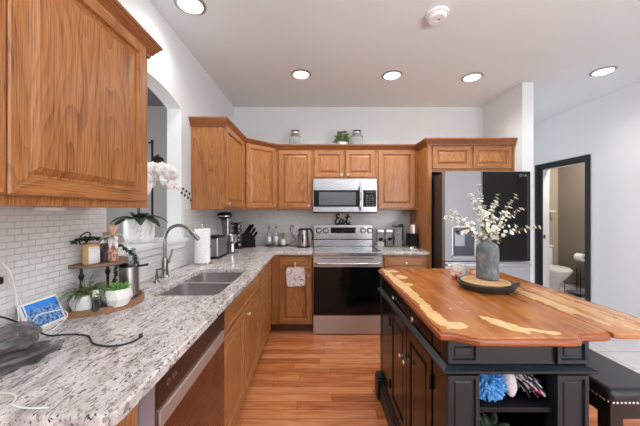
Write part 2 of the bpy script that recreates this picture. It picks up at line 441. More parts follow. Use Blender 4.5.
# sill board of the pass-through
b = B(); b.box(-1.335, -1.045, 1.40, 2.30, 1.112, 1.14, .005); b.box(-1.078, -1.062, 1.42, 2.28, 1.07, 1.112, .003)
struct('trim_sill', b, TRIMW)
# tile backsplashes
struct('trim_backsplash_left', B().box(XL, XL+.008, -.5, 1.43, .91, 1.372).box(XL, XL+.008, 1.43, 2.28, .91, 1.068).box(XL, XL+.008, 2.28, YB-.001, .91, 1.372), TILE_L, smooth=False)
struct('trim_backsplash_far', B().box(XL+.008, 1.238, YB-.008, YB-.0005, .91, 1.735), TILE_B, smooth=False)
# powder room
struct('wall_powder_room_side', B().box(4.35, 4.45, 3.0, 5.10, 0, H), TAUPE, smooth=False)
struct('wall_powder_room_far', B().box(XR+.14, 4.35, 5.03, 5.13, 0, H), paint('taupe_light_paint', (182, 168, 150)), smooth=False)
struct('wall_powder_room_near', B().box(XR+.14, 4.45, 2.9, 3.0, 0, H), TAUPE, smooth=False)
struct('baseboard_powder_room', B().box(4.335, 4.35, 3.0, 5.03, 0, .11, .004), TRIMW)
struct('baseboard_right', B().box(XR-.015, XR, -3.0, DY0-.06, 0, .12, .004), TRIMW)
def casing():
    b = B(); w_ = .06
    b.box(XR-.018, XR, DY0-w_, DY0, 0, DH+w_, .004).box(XR-.018, XR, DY1, DY1+w_, 0, DH+w_, .004).box(XR-.018, XR, DY0, DY1, DH, DH+w_, .004)
    b.box(XR-.001, XR+.05, DY1-.018, DY1, 0, DH).box(XR-.001, XR+.05, DY0, DY0+.018, 0, DH).box(XR-.001, XR+.05, DY0, DY1, DH-.018, DH)
    return b
struct('door_1', casing(), TRIMB)
b = B(); b.box(XR+.05, XR+.14, DY1-.018, DY1, 0, DH-.018).box(XR+.05, XR+.14, DY0, DY0+.018, 0, DH-.018).box(XR+.05, XR+.14, DY0, DY1, DH-.018, DH)
b.box(XR+.14, XR+.155, DY1-.01, DY1+.06, 0, DH+.05)
struct('trim_door_jamb', b, TRIMW)
b = B(); b.box(XR+.055, XR+.085, DY1-.0205, DY1-.018, .93, .99)
tag(b.build('strike_plate', plain('brass', (120, 84, 50), .3, 1)), 'small dark strike plate on the white jamb of the black framed doorway', 'strike plate')

# ================================================================== CEILING FIXTURES
t = thing('recessed_light', 'recessed ceiling light closest to the left wall, cut by the top of the photo', 'ceiling light', (-.834, 1.86, H), group='recessed ceiling lights')
B().lathe([(.078, -.004), (.078, -.012), (.100, -.006), (.100, -.001), (.078, -.001)], (-.834, 1.86, H), 40, cap=False).build('trim_ring', plain('can_ring', (170, 168, 166), .35, .5), t)
B().lathe([(0, -.005), (.078, -.005), (.078, -.002), (0, -.002)], (-.834, 1.86, H), 40, cap=False).build('diffuser', LAMP, t)
LP = [(-.834, 1.86, None), (-.15, 2.81, 'recessed ceiling light above the left end of the wall cabinets'), (.768, 2.83, 'recessed ceiling light above the cabinet right of the microwave'),
      (1.60, 2.87, 'recessed ceiling light above the refrigerator cabinet'), (2.82, 2.75, 'recessed ceiling light near the right wall, above the black framed doorway')]
for i, (x, y, lb) in enumerate(LP):
    if i: dup(t, (x, y, H), label=lb)
    l = bpy.data.lights.new('downlight', 'SPOT'); l.energy = (12, 29, 29, 27, 18)[i]; l.color = (1, .98, .95); l.spot_size = math.radians(150); l.spot_blend = .8; l.shadow_soft_size = .07
    o = bpy.data.objects.new('downlight', l); COL.objects.link(o); o.location = (x, y, H-.03)
t = thing('smoke_detector', 'round white smoke detector on the ceiling', 'smoke detector', (.844, 1.954, H))
B().lathe([(0, 0), (.078, 0), (.078, -.012), (.070, -.016), (.066, -.016)], (.844, 1.954, H), 36, cap=False).build('mounting_plate', WHITEP, t)
B().lathe([(.064, -.012), (.064, -.034), (.056, -.042), (.02, -.044), (.018, -.041), (0, -.041)], (.844, 1.954, H), 36, cap=False).build('sensor_body', WHITEP, t)
B().cyl((.855, 1.945, H-.0455), .007, .003, 12).build('test_button', GREYP, t)

# ================================================================== CABINETRY
DOORLV = [(0, 0), (0, .016), (.004, .020), (.048, .020), (.052, .006), (.060, .006), (.082, .0165)]
DRAWLV = [(0, 0), (0, .014), (.008, .020), (.026, .020)]
SLABLV = [(0, 0), (0, .014), (.006, .020), (.022, .020), (.026, .015), (.030, .015), (.044, .019)]
def frame_vecs(side):
    if side == 'near': return Vector((1, 0, 0)), Vector((0, -1, 0))      # faces -Y
    if side == 'right': return Vector((0, 1, 0)), Vector((1, 0, 0))      # faces +X (on the left wall)
    if side == 'left': return Vector((0, -1, 0)), Vector((-1, 0, 0))     # faces -X
def knob(parent, p, n, mat=None, r=.0135):
    p = Vector(p); n = Vector(n).normalized()
    M = Matrix.Translation(p) @ n.to_track_quat('Z', 'Y').to_matrix().to_4x4()
    return B().lathe([(0, 0), (.006, 0), (.005, .012), (r*.8, .014), (r, .019), (r*.85, .025), (0, .027)], n=20, M=M, cap=False).build('knob', mat or NICKEL, parent)
def door(parent, o, u, n, w_, h, kn=None, lv=DOORLV, name='door', mats=None, kmat=None):
    u = Vector(u).normalized(); n = Vector(n).normalized(); o = Vector(o)
    hz = 'Y' if abs(u.y) > .9 else 'X'
    b = B(); b.panel(o, u, (0, 0, 1), n, w_, h, lv)
    b.face([b.bm.verts.new(o+u*x+Vector((0, 0, z))) for x, z in ((0, 0), (0, h), (w_, h), (w_, 0))])
    d = b.build(name, mats or [OAK['Z'], OAK[hz]], parent, smooth=False)
    if kn:
        k = knob(d, (0, 0, 0), n, kmat); 
        # the knob is authored at the world origin of the thing, move it to its place
        k.location = (o+u*kn[0]+Vector((0, 0, kn[1]))+n*.020)-Vector(d['_org'])
        k.data.transform(Matrix.Translation(Vector(d['_org'])))
    return d
def carcass(parent, x0, x1, y0, y1, z0, z1, mat=None):
    return B().box(x0, x1, y0, y1, z0, z1, .0015, 1).build('cabinet_box', mat or OAK['Z'], parent, smooth=False)

FX = -.803   # door plane of the left wall cabinets (doors add 20 mm)
# near wall cabinet on the left wall
t = thing('wall_cabinet', 'large oak wall cabinet filling the upper left corner of the photo', 'cabinet', (-.94, .7, 1.37), group='oak wall cabinets')
carcass(t, XL+.0085, FX, .12, 1.335, 1.37, 2.125)
door(t, (FX, .715, 1.398), (0, 1, 0), (1, 0, 0), .580, .712)
door(t, (FX, .14, 1.398), (0, 1, 0), (1, 0, 0), .570, .712)
CROWN = [(0, 2.085), (.006, 2.085), (.008, 2.098), (.014, 2.102), (.024, 2.120), (.034, 2.132), (.036, 2.140), (.044, 2.144), (.044, 2.158), (0, 2.158)]
CX = FX+.003
sweep(B(), CROWN, [(CX, .12), (CX, 1.337), (XL+.001, 1.337)]).build('crown_molding', CROWNM['Y'], t)
t = thing('puck_light', 'round white under-cabinet light beneath the large near cabinet', 'light', (-.95, 1.0, 1.37))
B().cyl((-.95, 1.0, 1.357), .045, .0125, 28, bev=.003).build('housing', WHITEP, t)

# far left wall cabinet (one door) and diagonal corner cabinet
t = thing('wall_cabinet', 'oak wall cabinet with a broad side panel, left of the corner cabinet', 'cabinet', (-.95, 2.75, 1.37), group='oak wall cabinets')
carcass(t, XL+.0085, FX, 2.425, 3.085, 1.37, 2.125)
door(t, (FX, 2.445, 1.39), (0, 1, 0), (1, 0, 0), .62, .72, (.03, .03))
t = thing('corner_cabinet', 'diagonal oak corner wall cabinet', 'cabinet', (-.85, 3.45, 1.37), group='oak wall cabinets')
B().prism([(XL+.0085, 3.088), (FX, 3.088), (-.478, 3.41), (-.478, YB-.009), (XL+.0085, YB-.009)], 1.37, 2.125).build('cabinet_box', OAK['Z'], t, smooth=False)
u = Vector((-.478-FX, 3.41-3.088, 0)); L = u.length; u.normalize(); n = Vector((u.y, -u.x, 0))
door(t, Vector((FX, 3.088, 1.39))+u*.028, u, n, L-.056, .72, (L-.09, .03))
# far wall cabinets, face plane Y = 3.41 (doors to 3.39)
FY = 3.41
t = thing('wall_cabinet', 'single door oak wall cabinet left of the microwave', 'cabinet', (-.26, 3.55, 1.37), group='oak wall cabinets')
carcass(t, -.477, -.037, FY, YB-.009, 1.37, 2.125)
door(t, (-.455, FY, 1.39), (1, 0, 0), (0, -1, 0), .40, .70, (.37, .03))
t = thing('wall_cabinet', 'short two door oak wall cabinet above the microwave', 'cabinet', (.347, 3.55, 1.745), group='oak wall cabinets')
carcass(t, -.036, .729, FY, YB-.009, 1.745, 2.125)
door(t, (-.02, FY, 1.765), (1, 0, 0), (0, -1, 0), .355, .325, (.325, .028))
door(t, (.357, FY, 1.765), (1, 0, 0), (0, -1, 0), .355, .325, (.03, .028))
t = thing('wall_cabinet', 'single door oak wall cabinet right of the microwave', 'cabinet', (.98, 3.55, 1.37), group='oak wall cabinets')
carcass(t, .730, 1.238, FY, YB-.009, 1.37, 2.125)
door(t, (.757, FY, 1.39), (1, 0, 0), (0, -1, 0), .445, .70)
# refrigerator surround
t = thing('refrigerator_cabinet', 'oak cabinet with two doors over the refrigerator and tall side panel', 'cabinet', (1.72, 3.4, 0))
B().box(1.240, 1.262, 3.12, YB-.001, .0, 2.125).build('side_panel', OAK['Z'], t, smooth=False)
B().box(1.262, 2.208, 3.13, YB-.001, 1.79, 2.125).build('cabinet_box', OAK['X'], t, smooth=False)
B().box(1.240, 1.285, 3.112, 3.13, 0, 2.125).box(2.188, 2.208, 3.112, 3.13, 0, 2.125).build('face_frame', OAK['Z'], t, smooth=False)
door(t, (1.297, 3.13, 1.825), (1, 0, 0), (0, -1, 0), .432, .255)
door(t, (1.752, 3.13, 1.825), (1, 0, 0), (0, -1, 0), .432, .255)
o = sweep(B(), CROWN, [(XL, 2.423), (CX, 2.423), (CX, 3.09), (-.477, 3.407), (1.238, 3.407), (1.238, 3.110), (2.208, 3.110)]).build('crown_molding', CROWNM['X'])
tag(o, 'long oak crown molding running over the far wall cabinets', 'crown molding')

# ---- base cabinets
BX = -.496   # face of the left run; doors reach -.476
t = thing('base_cabinet', 'oak base cabinet end at the near end of the dishwasher', 'cabinet', (-.79, .7, 0), group='oak base cabinets')
carcass(t, XL+.001, -.506, .64, .796, 0, .878)
t = thing('base_cabinet', 'oak sink base cabinet with false front and two doors', 'cabinet', (-.79, 1.9, 0), group='oak base cabinets')
B().box(XL+.001, BX, 1.405, 2.375, .10, .655).box(BX-.03, BX, 1.405, 2.375, .65, .878).box(XL+.001, BX, 1.405, 1.42, .65, .878).box(XL+.001, BX, 2.36, 2.375, .65, .878).build('cabinet_box', OAK['Z'], t, smooth=False)
B().box(XL+.001, BX-.07, 1.405, 2.375, 0, .10).build('toe_kick', TOEK, t, smooth=False)
door(t, (BX, 1.42, .705), (0, 1, 0), (1, 0, 0), .94, .155, None, SLABLV, 'false_front', [OAK['Y'], OAK['Y']])
door(t, (BX, 1.42, .115), (0, 1, 0), (1, 0, 0), .463, .575)
door(t, (BX, 1.897, .115), (0, 1, 0), (1, 0, 0), .463, .575, (.035, .53))
t = thing('base_cabinet', 'oak three drawer base cabinet between the sink cabinet and the corner', 'cabinet', (-.79, 2.7, 0), group='oak base cabinets')
carcass(t, XL+.001, BX, 2.377, 3.08, .10, .878)
B().box(XL+.001, BX-.07, 2.377, 3.08, 0, .10).build('toe_kick', TOEK, t, smooth=False)
for z0, h in ((.705, .155), (.415, .275), (.115, .285)):
    door(t, (BX, 2.395, z0), (0, 1, 0), (1, 0, 0), .56, h, None, SLABLV, 'drawer', [OAK['Y'], OAK['Y']])
BY = 3.10
t = thing('base_cabinet', 'oak base cabinet with a drawer and door left of the range', 'cabinet', (-.27, 3.4, 0), group='oak base cabinets')
carcass(t, BX+.001, -.040, BY, YB-.001, .10, .878)
B().box(BX+.001, -.040, BY+.07, YB-.001, 0, .10).build('toe_kick', TOEK, t, smooth=False)
door(t, (-.405, BY, .715), (1, 0, 0), (0, -1, 0), .350, .135, (.175, .068), SLABLV, 'drawer', [OAK['X'], OAK['X']])
door(t, (-.405, BY, .115), (1, 0, 0), (0, -1, 0), .350, .575, (.325, .535))
t = thing('base_cabinet', 'oak base cabinet with a drawer right of the range', 'cabinet', (.98, 3.4, 0), group='oak base cabinets')
carcass(t, .735, 1.238, BY, YB-.001, .10, .878)
B().box(.735, 1.238, BY+.07, YB-.001, 0, .10).build('toe_kick', TOEK, t, smooth=False)
door(t, (.755, BY, .715), (1, 0, 0), (0, -1, 0), .465, .135, (.232, .068), SLABLV, 'drawer', [OAK['X'], OAK['X']])
door(t, (.755, BY, .115), (1, 0, 0), (0, -1, 0), .465, .575)

# ---- granite worktop (one L-shaped slab with the sink cut out) and right piece
def counter():
    hole = []
    def arc(cx, cy, a0, r):
        return [(cx+r*math.cos(a0+PI/2*i/6), cy+r*math.sin(a0+PI/2*i/6)) for i in range(7)]
    x0, x1, y0, y1, r = -.885, -.527, 1.48, 2.167, .05
    hole = arc(x1-r, y1-r, 0, r)+arc(x0+r, y1-r, PI/2, r)+arc(x0+r, y0+r, PI, r)+arc(x1-r, y0+r, 1.5*PI, r)
    ex = -.442; rr = .03
    outer = [(XL+.009, .61), (ex-rr, .61)]+[(ex-rr+rr*math.cos(a), .61+rr+rr*math.sin(a)) for a in (-PI/3, -PI/6, 0)]+[(ex, 3.05), (-.039, 3.05), (-.039, YB-.009), (XL+.009, YB-.009)]
    bm = bmesh.new()
    def loop(pts): 
        vs = [bm.verts.new((x, y, .91)) for x, y in pts]
        return [bm.edges.new((vs[i], vs[(i+1) % len(vs)])) for i in range(len(vs))]
    es = loop(outer)+loop(hole)
    bmesh.ops.triangle_fill(bm, use_beauty=True, use_dissolve=False, edges=es)
    bmesh.ops.recalc_face_normals(bm, faces=bm.faces[:])
    for f in bm.faces:
        if f.normal.z < 0: f.normal_flip()
    g = bmesh.ops.extrude_face_region(bm, geom=bm.faces[:])
    for v in g['geom']:
        if isinstance(v, bmesh.types.BMVert): v.co.z -= .032
    bmesh.ops.recalc_face_normals(bm, faces=bm.faces[:])
    be = [e for e in bm.edges if len(e.link_faces) == 2 and e.calc_face_angle(0) > 1.2 and abs(e.verts[0].co.z-.91) < 1e-5 and abs(e.verts[1].co.z-.91) < 1e-5]
    bmesh.ops.bevel(bm, geom=be, offset=.008, segments=3, affect='EDGES', profile=.5)
    b = B(); b.merge(bm); return b
o = counter().build('granite_countertop', GRANITE, origin=(0, 0, .878))
tag(o, 'speckled pale granite worktop, L-shaped, running along the left wall to the range', 'countertop')
o = B().box(.730, 1.238, 3.05, YB-.009, .878, .91, .005, 3).build('granite_countertop', GRANITE, origin=(0, 0, .878))
tag(o, 'short speckled granite worktop between the range and the refrigerator panel', 'countertop')

# ---- sink
def bowl(y0, y1):
    b = B(); x0, x1 = -.892, -.520; n = 6
    def rr(x0, x1, y0, y1, r, z):
        P = []
        for cx, cy, a0 in ((x1-r, y1-r, 0), (x0+r, y1-r, PI/2), (x0+r, y0+r, PI), (x1-r, y0+r, 1.5*PI)):
            P += [b.bm.verts.new((cx+r*math.cos(a0+PI/2*i/n), cy+r*math.sin(a0+PI/2*i/n), z)) for i in range(n+1)]
        return P
    lv = [(0, .8775), (.0, .874), (.004, .74), (.014, .712), (.04, .700)]
    rings = [rr(x0+i, x1-i, y0+i, y1-i, .055, z) for i, z in lv]
    for a, c in zip(rings, rings[1:]):
        for k in range(len(a)): b.face((a[k], c[k], c[(k+1) % len(a)], a[(k+1) % len(a)]))
    b.face(rings[-1]); return b
t = thing('kitchen_sink', 'double bowl stainless steel sink set into the granite', 'sink', (-.71, 1.78, .70))
for y0, y1 in ((1.473, 1.865), (1.885, 2.174)):
    o = bowl(y0, y1).build('sink_bowl', SINK, t, solid=.002, angle=60)
    B().lathe([(0, .002), (.02, .002), (.038, .004), (.042, .001)], (-.71, (y0+y1)/2, .7005), 24, cap=False).build('drain', CHROME, o)
B().box(-.886, -.526, 1.861, 1.889, .862, .8775, .006).build('divider', SINK, t)
# faucet
fx, fy = -1.018, 1.885
t = thing('kitchen_faucet', 'tall gooseneck kitchen faucet beside the sink', 'faucet', (fx, fy, .91))
B().lathe([(0, 0), (.030, 0), (.030, .006), (.024, .012), (.021, .05), (.020, .115), (.015, .13), (0, .13)], (fx, fy, .91), 28, cap=False).build('base', FAUCET, t)
pts = [(fx, fy, 1.03), (fx, fy, 1.15)]+[(fx+.095-.095*math.cos(a), fy, 1.163+.095*math.sin(a)) for a in [PI*i/14 for i in range(0, 12)]]
B().tube(pts, .0108, 14).build('spout', FAUCET, t)
e = Vector(pts[-1]); d = (Vector(pts[-1])-Vector(pts[-2])).normalized()
B().tube([e, e+d*.02, e+d*.075, e+d*.085], [.012, .0135, .015, .011], 16).build('spray_head', FAUCET, t)
B().tube([(fx, fy+.018, 1.0), (fx, fy+.05, 1.005), (fx+.008, fy+.068, 1.05), (fx+.01, fy+.08, 1.09)], [.012, .010, .007, .006], 10).build('handle', FAUCET, t)
t = thing('soap_dispenser', 'small metal soap pump on the counter behind the sink', 'soap dispenser', (-.99, 1.74, .91))
B().lathe([(0, 0), (.02, 0), (.018, .01), (.010, .016), (.010, .05), (.006, .055), (.006, .085), (0, .085)], (-.99, 1.74, .91), 20, cap=False).build('pump', FAUCET, t)
B().tube([(-.99, 1.74, .99), (-.96, 1.74, .995), (-.935, 1.74, .985)], .005, 8).build('nozzle', FAUCET, t)

# ================================================================== APPLIANCES
# dishwasher
t = thing('dishwasher', 'dark stainless dishwasher under the near worktop', 'dishwasher', (-.75, 1.1, 0))
B().box(XL+.02, -.510, .80, 1.40, .02, .872).build('tub', plain('dw_tub', (150, 146, 158), .45, .2), t)
dc = B().box(-.509, -.462, .802, 1.398, .11, .868, .002).build('door_core', bpy.data.materials['dw_tub'], t)
d = B().box(-.4625, -.458, .802, 1.398, .11, .868, .001).build('door', STEEL_D, t)
B().box(-.459, -.4545, .806, 1.394, .786, .864, .001).build('control_panel', plain('dw_panel', (92, 74, 72), .30, .8), d)
B().box(-.4585, -.450, .812, 1.375, .720, .770, .003).build('handle', plain('dw_handle', (198, 190, 184), .38, .7), d)
B().box(-.53, -.515, .802, 1.398, .0, .10).build('toe_kick', BLACKP, t)
text_mesh('brand_lettering', 'LG', .020, Matrix.Translation((-.4535, .900, .83)) @ Matrix.Rotation(PI/2, 4, 'Z') @ Matrix.Rotation(PI/2, 4, 'X'), NICKEL, d)
B().lathe([(.007, 0), (.0095, 0), (.0095, .001), (.007, .001)], (-.4543, .862, .83), 20, 'X', cap=False).build('brand_mark', NICKEL, d)

# range
RX0, RX1 = -.033, .727
t = thing('range', 'stainless steel freestanding electric range with black glass oven door', 'range', (.347, 3.35, 0))
B().box(RX0+.003, RX1-.003, 3.10, 3.66, .02, .885).build('body', STEELV, t)
B().box(RX0, RX1, 3.085, 3.60, .888, .902, .003).build('cooktop', COOKTOP, t)
B().box(RX0, RX1, 3.058, 3.086, .862, .906, .006).build('cooktop_trim', STEEL, t)
BG = plain('burner_grey', (92, 92, 94), .3)
for cx, cy, r in ((.16, 3.22, .10), (.53, 3.22, .115), (.16, 3.46, .075), (.53, 3.46, .075)):
    B().lathe([(r-.004, 0), (r, 0), (r, .0006), (r-.004, .0006), (r-.004, 0)], (cx, cy, .9022), 40, cap=False).build('burner_ring', BG, t)
bp = B().box(RX0, RX1, 3.595, 3.685, .90, 1.175, .008).build('backguard', STEEL, t)
B().box(.19, .51, 3.590, 3.5955, 1.07, 1.145, .001).build('display', BLACKGLASS, bp)
B().box(RX0+.004, RX1-.004, 3.592, 3.5955, .985, .997).build('groove', BLACKP, bp)
for x in (.035, .125, .60, .69):
    B().lathe([(0, 0), (.038, 0), (.038, .002), (0, .002)], (x, 3.5952, 1.105), 28, '-Y', cap=False).build('knob_ring', BLACKM, bp)
    B().lathe([(0, 0), (.033, 0), (.033, .005), (.027, .008), (.025, .028), (.022, .032), (0, .032)], (x, 3.5952, 1.105), 28, '-Y', cap=False).build('knob', STEEL, bp)
d = B().box(RX0+.002, RX1-.002, 3.063, 3.10, .214, .858, .004).build('oven_door', STEEL_L, t)
B().box(RX0+.006, RX1-.006, 3.0605, 3.0635, .218, .742, .001).build('door_glass', BLACKGLASS, d)
pts = [(RX0+.03, 3.064, .785), (RX0+.035, 3.030, .785), (RX0+.07, 3.015, .785)]+[(RX0+.07+.62*i/8, 3.012-.006*math.sin(PI*i/8), .785) for i in range(1, 8)]+[(RX1-.07, 3.015, .785), (RX1-.035, 3.030, .785), (RX1-.03, 3.064, .785)]
B().tube(pts, .0135, 12).build('handle', STEEL, d)
for i in range(3): B().box(.06+.20*i, .24+.20*i, 3.0618, 3.0635, .832, .838).build('vent_slot', BLACKP, d)
dw = B().box(RX0+.002, RX1-.002, 3.063, 3.10, .010, .208, .004).build('storage_drawer', STEEL_L, t)
for x in (.0, .69):
    for y in (3.14, 3.6): B().cyl((x, y, 0), .018, .022, 16).build('levelling_foot', BLACKP, t)
# oven rack seen dimly behind the glass is left to reflections

# microwave
t = thing('microwave', 'over-the-range stainless microwave with a black window', 'microwave', (.347, 3.5, 1.325))
B().box(RX0, RX1, 3.375, YB-.009, 1.325, 1.742, .003).build('body', STEEL, t)
d = B().box(RX0, .527, 3.352, 3.3748, 1.345, 1.742, .003).build('door', STEEL, t)
B().box(RX0+.006, .515, 3.349, 3.3525, 1.405, 1.605, .001).build('window_band', BLACKGLASS, d)
m = N('mesh_window', .12, 0, srgb(84, 90, 98)); m.p.inputs['Coat Weight'].default_value = .7
B().box(.035, .475, 3.3475, 3.3492, 1.425, 1.582, .0005).build('window', m.m, d)
c = B().box(.529, RX1, 3.352, 3.3748, 1.345, 1.742, .003).build('control_side', STEEL, t)
B().box(.565, RX1-.006, 3.349, 3.3525, 1.405, 1.605, .001).build('keypad', BLACKGLASS, c)
KG = plain('key_grey', (84, 86, 90), .4)
for i in range(5):
    for j in range(3): B().box(.595+.036*j, .617+.036*j, 3.3478, 3.349, 1.42+.028*i, 1.434+.028*i).build('key', KG, c, smooth=False)
B().box(.60, .69, 3.3478, 3.349, 1.568, 1.592).build('clock_display', plain('clock', (40, 52, 56), .1), c)
B().tube([(.527, 3.352, 1.64), (.527, 3.315, 1.63), (.527, 3.308, 1.60), (.527, 3.306, 1.50), (.527, 3.308, 1.41), (.527, 3.315, 1.38), (.527, 3.352, 1.37)], .013, 10).build('handle', CHROME, d)
B().box(RX0, RX1, 3.354, 3.374, 1.325, 1.343).build('vent_grille', BLACKP, t)

# refrigerator
t = thing('refrigerator', 'french door refrigerator with one black glass door and a water dispenser', 'refrigerator', (1.735, 3.2, 0))
FL, FR, FYF = 1.304, 2.170, 2.83
B().box(FL+.003, FR-.003, 2.905, 3.66, .02, 1.745, .004).build('body', plain('fridge_side', (96, 92, 92), .35, .8), t)
mid = 1.678
ld = B().box(FL, mid-.002, FYF, 2.90, .845, 1.757, .006).build('door', plain('fridge_door_steel', (150, 151, 156), .42, .35), t)
rd = B().box(mid+.002, FR, FYF, 2.90, .845, 1.757, .006).build('door', STEELV, t)
B().box(mid+.005, FR-.006, FYF-.003, FYF+.001, .85, 1.752, .001).build('glass_panel', BLACKGLASS, rd)
B().box(FR-.04, FR-.018, FYF-.0042, FYF-.003, .87, 1.72, .0005).build('grip_edge', BLACKP, rd)
text_mesh('brand_lettering', 'LG', .030, Matrix.Translation((2.112, FYF-.0035, 1.715)) @ Matrix.Rotation(PI/2, 4, 'X'), NICKEL, rd)
B().lathe([(.010, 0), (.013, 0), (.013, .001), (.010, .001)], (2.068, FYF-.0035, 1.715), 20, '-Y', cap=False).build('brand_mark', NICKEL, rd)
# dispenser
dp = B()
dx0, dx1, dz0, dz1 = 1.372, 1.612, .885, 1.20
dp.box(dx0, dx0+.012, FYF-.005, FYF+.001, dz0, dz1, .001).box(dx1-.012, dx1, FYF-.005, FYF+.001, dz0, dz1, .001).box(dx0, dx1, FYF-.005, FYF+.001, dz1-.012, dz1, .001).box(dx0, dx1, FYF-.005, FYF+.001, dz0, dz0+.012, .001)
dp = dp.build('water_dispenser', STEEL, ld)
B().box(dx0+.012, dx1-.012, FYF-.002, FYF-.0005, dz0+.012, dz1-.012).build('recess', plain('dispenser_back', (70, 73, 80), .2, .5), dp)
B().box(dx0+.03, dx0+.13, FYF-.004, FYF-.002, 1.00, 1.14, .001).build('paddle_plate', plain('paddle', (142, 146, 154), .2, .6), dp)
B().cyl((dx0+.08, FYF-.03, 1.115), .026, .045, 20, bev=.004).build('spout', CHROME, dp)
B().box(dx0+.015, dx1-.015, FYF-.03, FYF-.002, dz0+.012, dz0+.022, .002).build('drip_tray', GREYP, dp)
fd = B().box(FL, FR, FYF, 2.90, .44, .838, .006).build('freezer_drawer', plain('fridge_drawer_steel', (176, 180, 186), .25, .8), t)
B().box(FL+.01, FR-.01, FYF-.028, FYF+.001, .795, .825, .008).build('handle', STEEL, fd)
fd = B().box(FL, FR, FYF, 2.90, .05, .434, .006).build('freezer_drawer', plain('fridge_drawer_steel2', (176, 180, 186), .25, .8), t)
B().box(FL+.01, FR-.01, FYF-.028, FYF+.001, .39, .42, .008).build('handle', STEEL, fd)
for x in (FL+.06, FR-.06): B().box(x-.03, x+.03, 2.93, 3.0, 0, .021).build('foot', BLACKP, t)

# ================================================================== KITCHEN ISLAND
IX0, IX1, IY0, IY1 = .478, .985, 1.02, 2.08
t = thing('kitchen_island', 'charcoal black kitchen island with a worn orange-brown wooden top', 'kitchen island', (.73, 1.55, 0))
def top_material():
    m = N('worn_island_top', .27); m.p.inputs['Coat Weight'].default_value = .35; m.p.inputs['Coat Roughness'].default_value = .2
    # object space is measured from (.73, 1.55)
    def P(x, y): return (x-.73, y-1.55)
    v = m.coord(scale=(1, .10, 1)); f1 = m.noise(v, 6, 2, .5)
    tri = m.math('ABSOLUTE', m.math('SUBTRACT', m.math('MULTIPLY', m.math('FRACT', m.math('MULTIPLY', f1, 8)), 2), 1))
    f2 = m.noise(m.coord(scale=(1, .05, 1)), 110, 3, .6); f3 = m.noise(m.coord(), 5, 3, .6)
    g = m.math('ADD', m.math('MULTIPLY', tri, .18), m.math('ADD', m.math('MULTIPLY', f2, .34), m.math('MULTIPLY', f3, .48)))
    base = m.ramp(g, [(.30, srgb(142, 76, 30)), (.48, srgb(178, 106, 48)), (.68, srgb(202, 134, 72))])
    raw = m.ramp(m.math('ADD', m.math('MULTIPLY', f2, .6), m.math('MULTIPLY', f3, .4)), [(.35, srgb(206, 158, 96)), (.62, srgb(238, 208, 152))])
    sep = m.n('ShaderNodeSeparateXYZ', i_0=m.coord()); x, y = sep.outputs[0], sep.outputs[1]
    wob = m.math('SUBTRACT', m.noise(m.coord(), 26, 5, .65), .5); wob2 = m.math('SUBTRACT', m.noise(m.coord(scale=(1, .12, 1)), 40, 4, .7), .5)
    tot = None
    def add(k):
        nonlocal tot
        tot = k if tot is None else m.math('MAXIMUM', tot, k)
    def blob(cx, cy, rx, ry, a=0, wb=1.6, w2=0, st=1):
        px, py = P(cx, cy); ca, sa = math.cos(math.radians(a)), math.sin(math.radians(a))
        dx = m.math('SUBTRACT', x, px); dy = m.math('SUBTRACT', y, py)
        ux = m.math('DIVIDE', m.math('ADD', m.math('MULTIPLY', dx, ca), m.math('MULTIPLY', dy, sa)), rx)
        uy = m.math('DIVIDE', m.math('SUBTRACT', m.math('MULTIPLY', dy, ca), m.math('MULTIPLY', dx, sa)), ry)
        d2 = m.math('ADD', m.math('MULTIPLY', ux, ux), m.math('MULTIPLY', uy, uy))
        k = m.math('ADD', m.math('SUBTRACT', 1, d2), m.math('MULTIPLY', wob, wb))
        if w2: k = m.math('ADD', k, m.math('MULTIPLY', wob2, w2))
        add(m.math('MULTIPLY', m.math('MULTIPLY', k, 7, clamp=True), st))
    blob(.505, 1.62, .032, .44, 0, 3.0, 2.5, .85); blob(.492, 1.18, .028, .16, 0, 2.0); blob(.528, 1.065, .048, .034, 10, 1.4)
    blob(.565, 1.85, .035, .055, 0, 2); blob(.55, 1.66, .026, .03, 0, 1.5); blob(.545, 2.02, .05, .03, 0, 2.5)
    blob(.72, 1.075, .032, .095, 28, 2.2); blob(.80, 1.02, .06, .016, -25, 1.8, 2); blob(.845, 1.00, .03, .014, 0, 1.6)
    blob(1.10, 1.42, .040, .34, 4, 2.2, 5.5, .7); blob(1.20, 1.30, .045, .30, 0, 2.2, 6, .5); blob(1.14, 1.80, .045, .2, 0, 2.2, 6, .5); blob(1.28, 1.25, .026, .22, 0, 2, 5, .5)
    blob(.60, 1.25, .006, .006, 0, .2); blob(.66, 1.22, .006, .004, 0, .2); blob(.69, 1.33, .005, .005, 0, .2)
    m.base(m.mix(tot, base, raw))
    m.l(m.math('ADD', m.math('MULTIPLY', tot, .3), .25), m.p.inputs['Roughness'])
    return m.m
TOP = top_material()
topE = wood('island_top_edge', 'X', (178, 100, 56), (150, 78, 42), (108, 52, 28), .25)
near = [(.440, 1.03), (.440, 1.006), (.445, .998), (.475, .996), (.498, .989), (.520, .974), (.545, .957), (.562, .951), (.885, .951), (.905, .955), (.920, .968), (.932, .984), (.948, .992), (1.030, .992), (1.050, .997), (1.064, 1.014)]
poly = near+[(1.075, 2.10), (1.06, 2.13), (.49, 2.13), (.468, 2.11)]
def inset(poly, d):
    out = []; n = len(poly)
    for i in range(n):
        a, p, c = Vector(poly[i-1]), Vector(poly[i]), Vector(poly[(i+1) % n])
        n1 = (p-a).normalized(); n2 = (c-p).normalized(); m_ = Vector((-n1.y-n2.y, n1.x+n2.x)); m_.normalize()
        out.append(tuple(p+m_*d))
    return out
area2 = sum(poly[i-1][0]*poly[i][1]-poly[i][0]*poly[i-1][1] for i in range(len(poly)))
ins = inset(poly, .011 if area2 > 0 else -.011)
